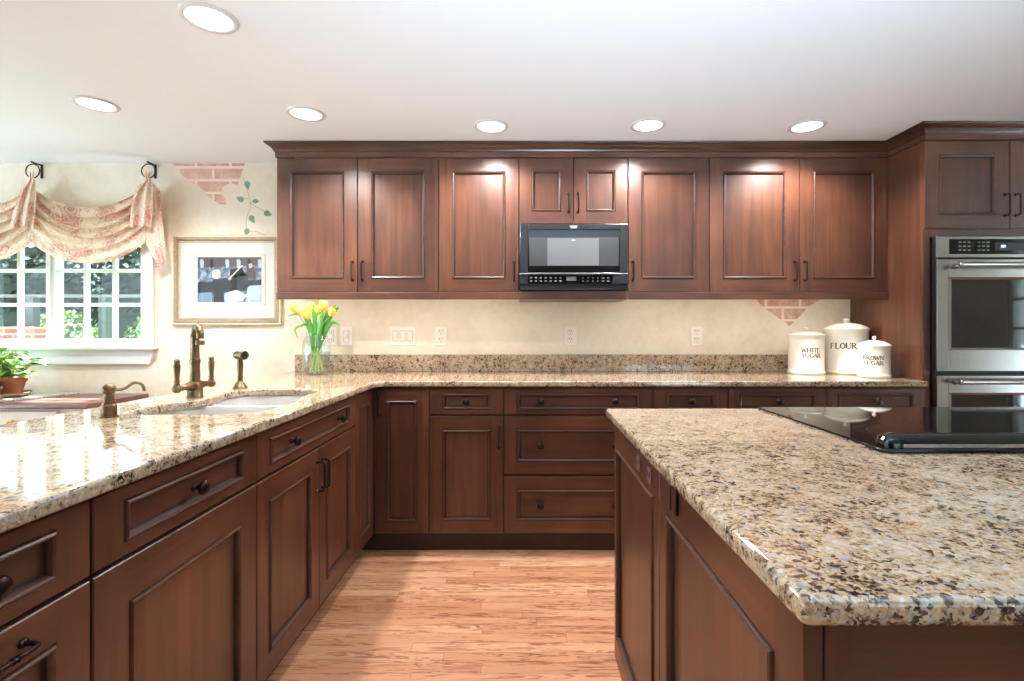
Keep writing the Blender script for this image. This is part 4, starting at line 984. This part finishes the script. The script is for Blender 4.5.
# ---- framed picture
px0, px1, py0, py1 = 171.2, 280.7, 234.6, 325.0; FD = 3.325
x0, x1, z0, z1 = X(px0, FD), X(px1, FD), Z(py1, FD), Z(py0, FD); fw, fh = x1-x0, z1-z0
t = thing('framed_picture', ((x0+x1)/2, D-.002, z0), 'framed print with a wide white mat in a gilt and bronze frame', 'picture')
def ringf(b, i0, y0, i1, y1, mat):
    o = [(-fw/2+i0, y0, i0), (fw/2-i0, y0, i0), (fw/2-i0, y0, fh-i0), (-fw/2+i0, y0, fh-i0)]; n4 = [(-fw/2+i1, y1, i1), (fw/2-i1, y1, i1), (fw/2-i1, y1, fh-i1), (-fw/2+i1, y1, fh-i1)]
    b.add(o+n4, [(0, 1, 5, 4), (1, 2, 6, 5), (2, 3, 7, 6), (3, 0, 4, 7)], mat)
b = MB()
for i0, y0, i1, y1, m_ in ((0, 0, 0, -.02, 'frame_gold'), (0, -.02, .004, -.024, 'frame_gold'), (.004, -.024, .014, -.022, 'frame_gold'), (.014, -.022, .017, -.026, 'frame_bronze'), (.017, -.026, .032, -.024, 'frame_bronze'), (.032, -.024, .042, -.014, 'frame_bronze'), (.042, -.014, .047, -.016, 'frame_gold'), (.047, -.016, .05, -.008, 'frame_gold')): ringf(b, i0, y0, i1, y1, m_)
b.build('frame', t)
MB().box(-fw/2+.04, fw/2-.04, -.007, -.003, .04, fh-.04, 'mat_board').build('mat', t)
px_ = lambda p: X(p, FD)-(x0+x1)/2
pz_ = lambda p: Z(p, FD)-z0
b = MB(); A = (px_(191.5), px_(264.5), pz_(305.5), pz_(254))
b.box(A[0], A[1], -.0078, -.007, A[2], A[3], 'frame_gold').box(A[0]+.006, A[1]-.006, -.0084, -.0078, A[2]+.006, A[3]-.006, 'mat_board'); b.build('mat_border', t)
q2 = lambda L: [(px_(x/3.527), pz_(140+y/3.527)) for x, y in L]
b = MB(); a0, a1, c0, c1 = px_(196.2), px_(260.3), pz_(302.2), pz_(257)
b.box(a0, a1, -.0092, -.0084, c0, c1, 'print_ground')
def pp(L, mat, k): b.add([(x, -.0092-.0001*k, z) for x, z in q2(L)], [tuple(range(len(L)))], mat)
pp([(692, 412), (918, 412), (918, 440), (692, 450)], 'print_brown', 1); pp([(694, 500), (918, 492), (918, 528), (694, 540)], 'print_black', 2)
for i, x_ in enumerate((700, 735, 790, 830, 868, 905)): pp([(x_, 422), (x_+9, 418), (x_+15, 428), (x_+13, 448), (x_+3, 452)], ('print_pale', 'print_black', 'print_pale')[i % 3], 3)
pp([(800, 480), (868, 470), (874, 520), (800, 530)], 'print_black', 4); pp([(808, 455), (850, 450), (862, 478), (806, 486)], 'print_black', 4)
pp([(694, 540), (740, 535), (745, 572), (694, 572)], 'print_blue', 3); pp([(870, 515), (918, 510), (918, 572), (862, 572)], 'print_pale', 3)
pp([(750, 572), (748, 535), (742, 500), (752, 488), (772, 490), (786, 505), (784, 535), (790, 572)], 'print_black', 5)
pp([(768, 492), (790, 484), (808, 492), (800, 504), (780, 506)], 'print_black', 6)
pp([(742, 468), (750, 457), (766, 456), (774, 466), (772, 484), (760, 490), (746, 484)], 'print_white', 6); pp([(764, 464), (776, 468), (774, 482), (764, 486)], 'print_skin', 7)
pp([(800, 488), (806, 480), (814, 478), (812, 490), (804, 494)], 'print_skin', 7); pp([(812, 478), (850, 440), (852, 442), (814, 482)], 'print_white', 8)
pp([(792, 540), (830, 528), (868, 548), (850, 568), (800, 572)], 'print_white', 6); pp([(786, 545), (800, 538), (806, 572), (788, 572)], 'print_pale', 7)
pp([(866, 445), (888, 440), (900, 470), (896, 492), (868, 490)], 'print_brown', 5); pp([(872, 436), (884, 434), (888, 448), (876, 452)], 'print_skin', 6)
b.build('print', t)
MB().box(-fw/2+.045, fw/2-.045, -.0122, -.0112, .045, fh-.045, 'picture_glass').build('glass', t)

# ---- window valance on iron rings
RX, RYD, RZC, RR = (-2.40, -3.14, -3.88), 3.285, 2.198, .044
for i, x_ in enumerate(RX[:2]):
    lb = ('next to the painted bricks', 'at the middle of the valance')[i]
    t = thing('curtain_bracket', (x_, D, 2.26), 'black iron bracket with a ring '+lb, 'curtain bracket', 'iron brackets holding the valance')
    b = MB().box(-.007, .007, -.006, -.0005, -.092, 0, 'iron'); b.box(-.004, .004, -.07, -.004, -.012, -.003, 'iron').sphere((0, -.072, -.007), .0065, 'iron'); b.build('arm', t, bevel=.001)
    b = MB(); n_ = 32; pts = [(RR*math.cos(2*PI*k/n_), RYD-D, RZC-2.26+RR*math.sin(2*PI*k/n_)) for k in range(n_+1)]
    b.tube(pts, .0036, 'iron', 10); b.build('ring', t)
t = thing('window_valance', (-3.14, RYD, 2.1), 'rose toile swag valance hanging from iron rings over the window', 'valance')
VO = Vector((-3.14, RYD, 2.1))
dv = 3.265
vp = lambda px, py, dy=0: Vector((X(px, dv+dy), dv+dy, Z(py, dv+dy)))-VO
def swag(pl_, pr_):
    """cloth hung between two rings: px of the left and right gather; one continuous folded sheet"""
    b = MB(); NU, NV = 48, 72; rows = []; rest = []; wpx = pr_-pl_
    for j in range(NV+1):
        v_ = j/NV; row = []
        ya = 184+58*v_**1.5; ym = 206+57.5*v_           # height at the gathers and at the belly
        for i in range(NU+1):
            u = i/NU; s_ = 2*u-1; k = 1-abs(s_)**2.1
            xx_ = pl_+2+(wpx-6)*u - (1-k)*0
            gather = abs(s_)**3
            x_ = pl_-2+(wpx+1)*(.5+.5*s_*(1-.04*v_*gather))
            y_ = ya*(1-k)+ym*k
            fold = math.sin(v_*2*PI*5.5+.9*math.sin(PI*u)+.5*s_)
            amp = .034*(.35+.65*(1-gather))*(.3+.7*math.sin(PI*min(1, v_+.1)))
            dp = -amp*fold-.035*math.sin(PI*v_)*k*.9-.012*gather
            y_ += 1.8*math.cos(v_*2*PI*5.5+.9*math.sin(PI*u))*k*(1 if v_ < .97 else .2)
            row.append(vp(x_, y_, dp))
        rows.append(row); rest.append([(pl_*.01+.78*i/NU, 0, .82*v_) for i in range(NU+1)])
    b.sheet(rows, rest, 'toile')
    return b.build('swag', t)
swag(30, 148.5); swag(-84, 36)
def tail(cols, dy0, amp, waves, name='tail', mat='toile'):
    """pleated drop: list of (left px, right px, y) rows from the ring down"""
    b = MB(); rows = []; R_ = smooth_path([Vector(c_) for c_ in cols], 6); n_ = len(R_); NU = 22
    for i, r in enumerate(R_):
        v_ = i/(n_-1)
        rows.append([vp(r.x+(r.y-r.x)*u/NU, r.z+1.5*math.sin(u*.7), dy0-amp*(.25+.75*v_)*math.sin(2*PI*waves*u/NU)) for u in range(NU+1)])
    b.sheet(rows, [[(cols[0][0]*.02+.22*u/NU, .5, .45*i/(n_-1)) for u in range(NU+1)] for i in range(n_)], mat)
    return b.build(name, t)
tail([(144.2, 151.0, 172), (145.5, 149.5, 178), (143.5, 151.5, 181), (137, 153, 188), (132, 153, 200), (130.5, 152.5, 213), (130, 151, 226)], -.055, .014, 2.0)
tail([(28.5, 35, 172), (29.5, 33.8, 178), (28, 36, 181), (22, 36.5, 188), (17.5, 36, 200), (13, 35, 213), (10, 33, 227)], -.055, .014, 2.0)
tail([(148, 154, 184), (146, 159.5, 189), (146, 161, 205), (144, 163, 225), (145, 164.5, 240), (150, 165.5, 252), (156, 166, 263)], .0, .010, 2.0, 'cascade')
b = MB(); rows = []
for i in range(7):
    v_ = i/6; rows.append([vp(155.5+u*1.6*(1), 246+v_*(23-u*1.1), .006+.004*math.sin(u*1.5)) for u in range(7)])
for i in range(6):
    for u in range(6): b.add([rows[i][u], rows[i+1][u], rows[i+1][u+1], rows[i][u+1]], [(0, 1, 2, 3)], 'gingham', True)
b.build('lining', t, label='pink gingham lining')
for x_ in (147.5, 31.5):
    MB().tube([vp(x_, 177, -.02), vp(x_, 179.5, -.022), vp(x_, 182, -.025)], [.012, .016, .022], 'toile', 14).build('gather', t)

# ---- desk under the window
DZ = .771; DX1 = -2.43; DYF = 2.86
t = thing('desk', (-3.3, DYF, 0), 'cream painted desk with a dark wood top under the window', 'desk')
slab_mesh('desk_top', [rrect(-4.25+3.3, DX1+3.3, 0, D-DYF-.016, .008, 3)], DZ-.03, DZ, 'desk_wood', .006, t)
MB().box(-4.2+3.3, DX1-.03+3.3, .04, .47, .08, DZ-.031, 'cream_cabinet').box(-4.2+3.3, DX1-.03+3.3, .08, .43, .001, .08, 'cream_cabinet').build('carcass', t, bevel=.002)
for a, c_ in ((-4.15, -3.65), (-3.62, -3.14), (-3.12, -2.62)):
    d_ = MB().box(a+3.3, c_+3.3, .022, .039, DZ-.155, DZ-.045, 'cream_cabinet').build('drawer', t, bevel=.004)
    MB().lathe([(.008, 0), (.007, .008), (.014, .016), (.015, .021), (.010, .026), (.0001, .027)], 'knob_wood', 16, Matrix.Translation(((a+c_)/2+3.3, .022, DZ-.1)) @ Matrix.Rotation(PI/2, 4, 'X'), (False, False)).build('knob', d_)
    MB().box(a+3.3, c_+3.3, .022, .039, .1, DZ-.17, 'cream_cabinet').build('door', t, bevel=.004)
o = MB().add([(-3.75, 2.90, 0), (-2.98, 2.90, 0), (-2.84, 3.30, 0), (-3.75, 3.30, 0), (-3.75, 2.90, .01), (-2.98, 2.90, .01), (-2.84, 3.30, .01), (-3.75, 3.30, .01)], [(3, 2, 1, 0), (4, 5, 6, 7), (0, 1, 5, 4), (1, 2, 6, 5), (2, 3, 7, 6), (3, 0, 4, 7)], 'speckled_stone').build('stone_board', loc=(0, 0, DZ+.0005), bevel=.002)
tag(o, 'speckled stone board lying on the desk under the plant', 'board')

def leaf(b, base, tip, wd, mat, droop=.3):
    base, tip = Vector(base), Vector(tip); ax = tip-base; sd = ax.cross(Vector((0, 0, 1)))
    if sd.length < 1e-4: sd = Vector((1, 0, 0))
    sd.normalize(); up = sd.cross(ax).normalized(); rows = []
    for j in range(7):
        v_ = j/6; p = base+ax*v_+up*math.sin(PI*v_)*ax.length*droop*.4; k = wd*math.sin(PI*(v_**.75))
        rows.append([p-sd*k+up*k*.25, p, p+sd*k+up*k*.25])
    for j in range(6):
        for s_ in range(2): b.add([rows[j][s_], rows[j+1][s_], rows[j+1][s_+1], rows[j][s_+1]], [(0, 1, 2, 3)], mat, True)
def potted(px, d_, r, h, zbase, label, nl, mat, lsz, seed, pot='terracotta'):
    rnd = random.Random(seed); x_ = X(px, d_)
    t = thing('potted_plant', (x_, d_, zbase), label, 'plant')
    MB().lathe([(.0001, 0), (r*.95, 0), (r*1.08, .008), (r*1.22, .026), (r*1.16, .026), (r*1.0, .01), (.0001, .009)], 'saucer_clay', 28, None, (False, False)).build('saucer', t)
    MB().lathe([(r*.72, .0105), (r*.74, .014), (r*.93, h*.72), (r*1.0, h*.73), (r*1.03, h), (r*.95, h), (r*.9, h*.9)], pot, 28, None, (True, False)).build('pot', t)
    MB().lathe([(.0001, h*.9), (r*.91, h*.9)], 'soil', 24, None, (False, False)).build('soil', t)
    b = MB(); st = MB()
    for i in range(nl):
        a = rnd.uniform(0, 2*PI); rr = rnd.uniform(.1, 1.35)*r; z1_ = h+rnd.uniform(.0, .11)+(.05 if rr < r*.7 else 0)
        p0 = (rnd.uniform(-.3, .3)*r, rnd.uniform(-.3, .3)*r, h*.88); p1 = (rr*math.cos(a), rr*math.sin(a), z1_)
        st.tube(smooth_path([p0, ((p0[0]+p1[0])/2, (p0[1]+p1[1])/2, z1_+.02), p1], 3), .0016, 'stem_green', 5)
        ln = rnd.uniform(.7, 1.2)*lsz; tip = (p1[0]+ln*math.cos(a), p1[1]+ln*math.sin(a), z1_+rnd.uniform(-.05, .03)); leaf(b, p1, tip, ln*.34, mat)
    st.build('stem', t); f = b.build('foliage', t)
    return t
potted(6, 3.08, .095, .125, DZ+.0115, 'variegated green plant in a terracotta pot on the desk', 60, 'pothos_leaf', .085, 3)
potted(-12, 2.96, .06, .075, DZ+.0115, 'small green plant in front of the terracotta pot, at the picture edge', 26, 'leaf_green', .06, 5, 'saucer_clay')

# ---------------------------------------------------------------- outside the window
struct('ground', MB().box(-40, 40, D+.16, 40, -.4, -.3, 'lawn_green'))
struct('bounce_ground', MB().box(-40, 40, -40, REAR_Y-.16, -.3, -.1, 'bounce_pale').box(RIGHT_X+.16, 40, REAR_Y-.16, D+.16, -.3, -.1, 'bounce_pale').box(-40, LEFT_X-.16, REAR_Y-.16, D+.16, -.3, -.1, 'bounce_pale'))  # unseen pale ground added to bounce daylight up to the ceiling
def bushmesh(b, c_, rx, ry, rz_, n_, sz, mat, rnd, e=1.0):
    pw = lambda q_: math.copysign(abs(q_)**e, q_)
    for i in range(n_):
        z = rnd.uniform(-1, 1); a = rnd.uniform(0, 2*PI); k = math.sqrt(max(0, 1-z*z))*rnd.uniform(.75, 1.08)
        t_ = rnd.uniform(.8, 1.04); kk = math.sqrt(max(0, 1-z*z)); k = 1
        p = Vector((c_[0]+rx*t_*pw(kk*math.cos(a)), c_[1]+ry*t_*pw(kk*math.sin(a)), c_[2]+rz_*t_*pw(z)))
        d_ = Vector((rnd.uniform(-1, 1), rnd.uniform(-1, 1), rnd.uniform(-1, 1))).normalized(); e_ = d_.orthogonal().normalized()*sz*.5
        b.add([p-e_, p+d_*sz*.5-e_*.2, p+e_, p-d_*sz*.5], [(0, 1, 2, 3)], mat)
    i0 = len(b.v); b.sphere((0, 0, 0), 1, mat, (1, 1, 1), 20, 14)
    for i in range(i0, len(b.v)):
        q_ = b.v[i]; b.v[i] = Vector((c_[0]+rx*.86*pw(q_.x), c_[1]+ry*.86*pw(q_.y), c_[2]+rz_*.86*pw(q_.z)))
rnd = random.Random(11)
gr = [(-5.3, 7.9, 1.55, 'hedge_leaf', 'clipped light green shrub seen through the panes nearest the picture'), (-7.2, 8.0, 1.45, 'hedge_leaf', 'light green shrub seen through the middle of the window'), (-9.1, 8.2, 1.4, 'mid_leaf', 'dull green shrub behind the low brick wall')]
for i, (x_, y_, h_, mt, lb) in enumerate(gr):
    t = thing('shrub', (x_, y_, -.3), lb, 'shrub', 'shrubs outside the window')
    b = MB(); bushmesh(b, (0, 0, h_/2+.15), .84, .6, h_/2+.15, 3000, .065, mt, rnd); b.build('foliage', t)
    MB().tube([(0, 0, 0), (0, 0, h_*.5)], .04, 'branch', 8).build('trunk', t)
for i, (x_, y_, h_, r, lb) in enumerate(((-6.3, 10.2, 3.0, 1.75, 'dark evergreen mass behind the light shrubs'), (-10.1, 10.4, 3.0, 1.75, 'dark evergreen at the far side of the garden behind the brick wall'), (-14.0, 10.6, 3.0, 1.75, 'dark evergreen farthest out beyond the window edge'))):
    t = thing('evergreen_tree', (x_, y_, -.3), lb, 'tree', 'dark evergreens outside the window')
    b = MB(); bushmesh(b, (0, 0, h_*.53), r, 1.0, h_*.5, 5200, .13, 'dark_leaf', rnd, .55); b.build('foliage', t)
    MB().tube([(0, 0, 0), (0, 0, h_*.6)], .12, 'branch', 8).build('trunk', t)
o = MB().box(-9.6, -5.9, 6.2, 6.4, -.3, 1.22, 'garden_brick').build('brick_wall'); tag(o, 'low red brick garden wall outside the window', 'garden wall')
t = thing('pergola', (-7, 6.75, -.3), 'grey-green garden pergola posts under a white rail outside', 'pergola')
MB().box(-2.8, 2.2, -.03, .03, 1.90, 1.94, 'rail_grey').build('rail', t)
for x_ in (-2.3, -1.35, -.4, .55, 1.5): MB().box(x_-.05, x_+.05, -.05, .05, .001, 1.899, 'post_green').build('post', t)
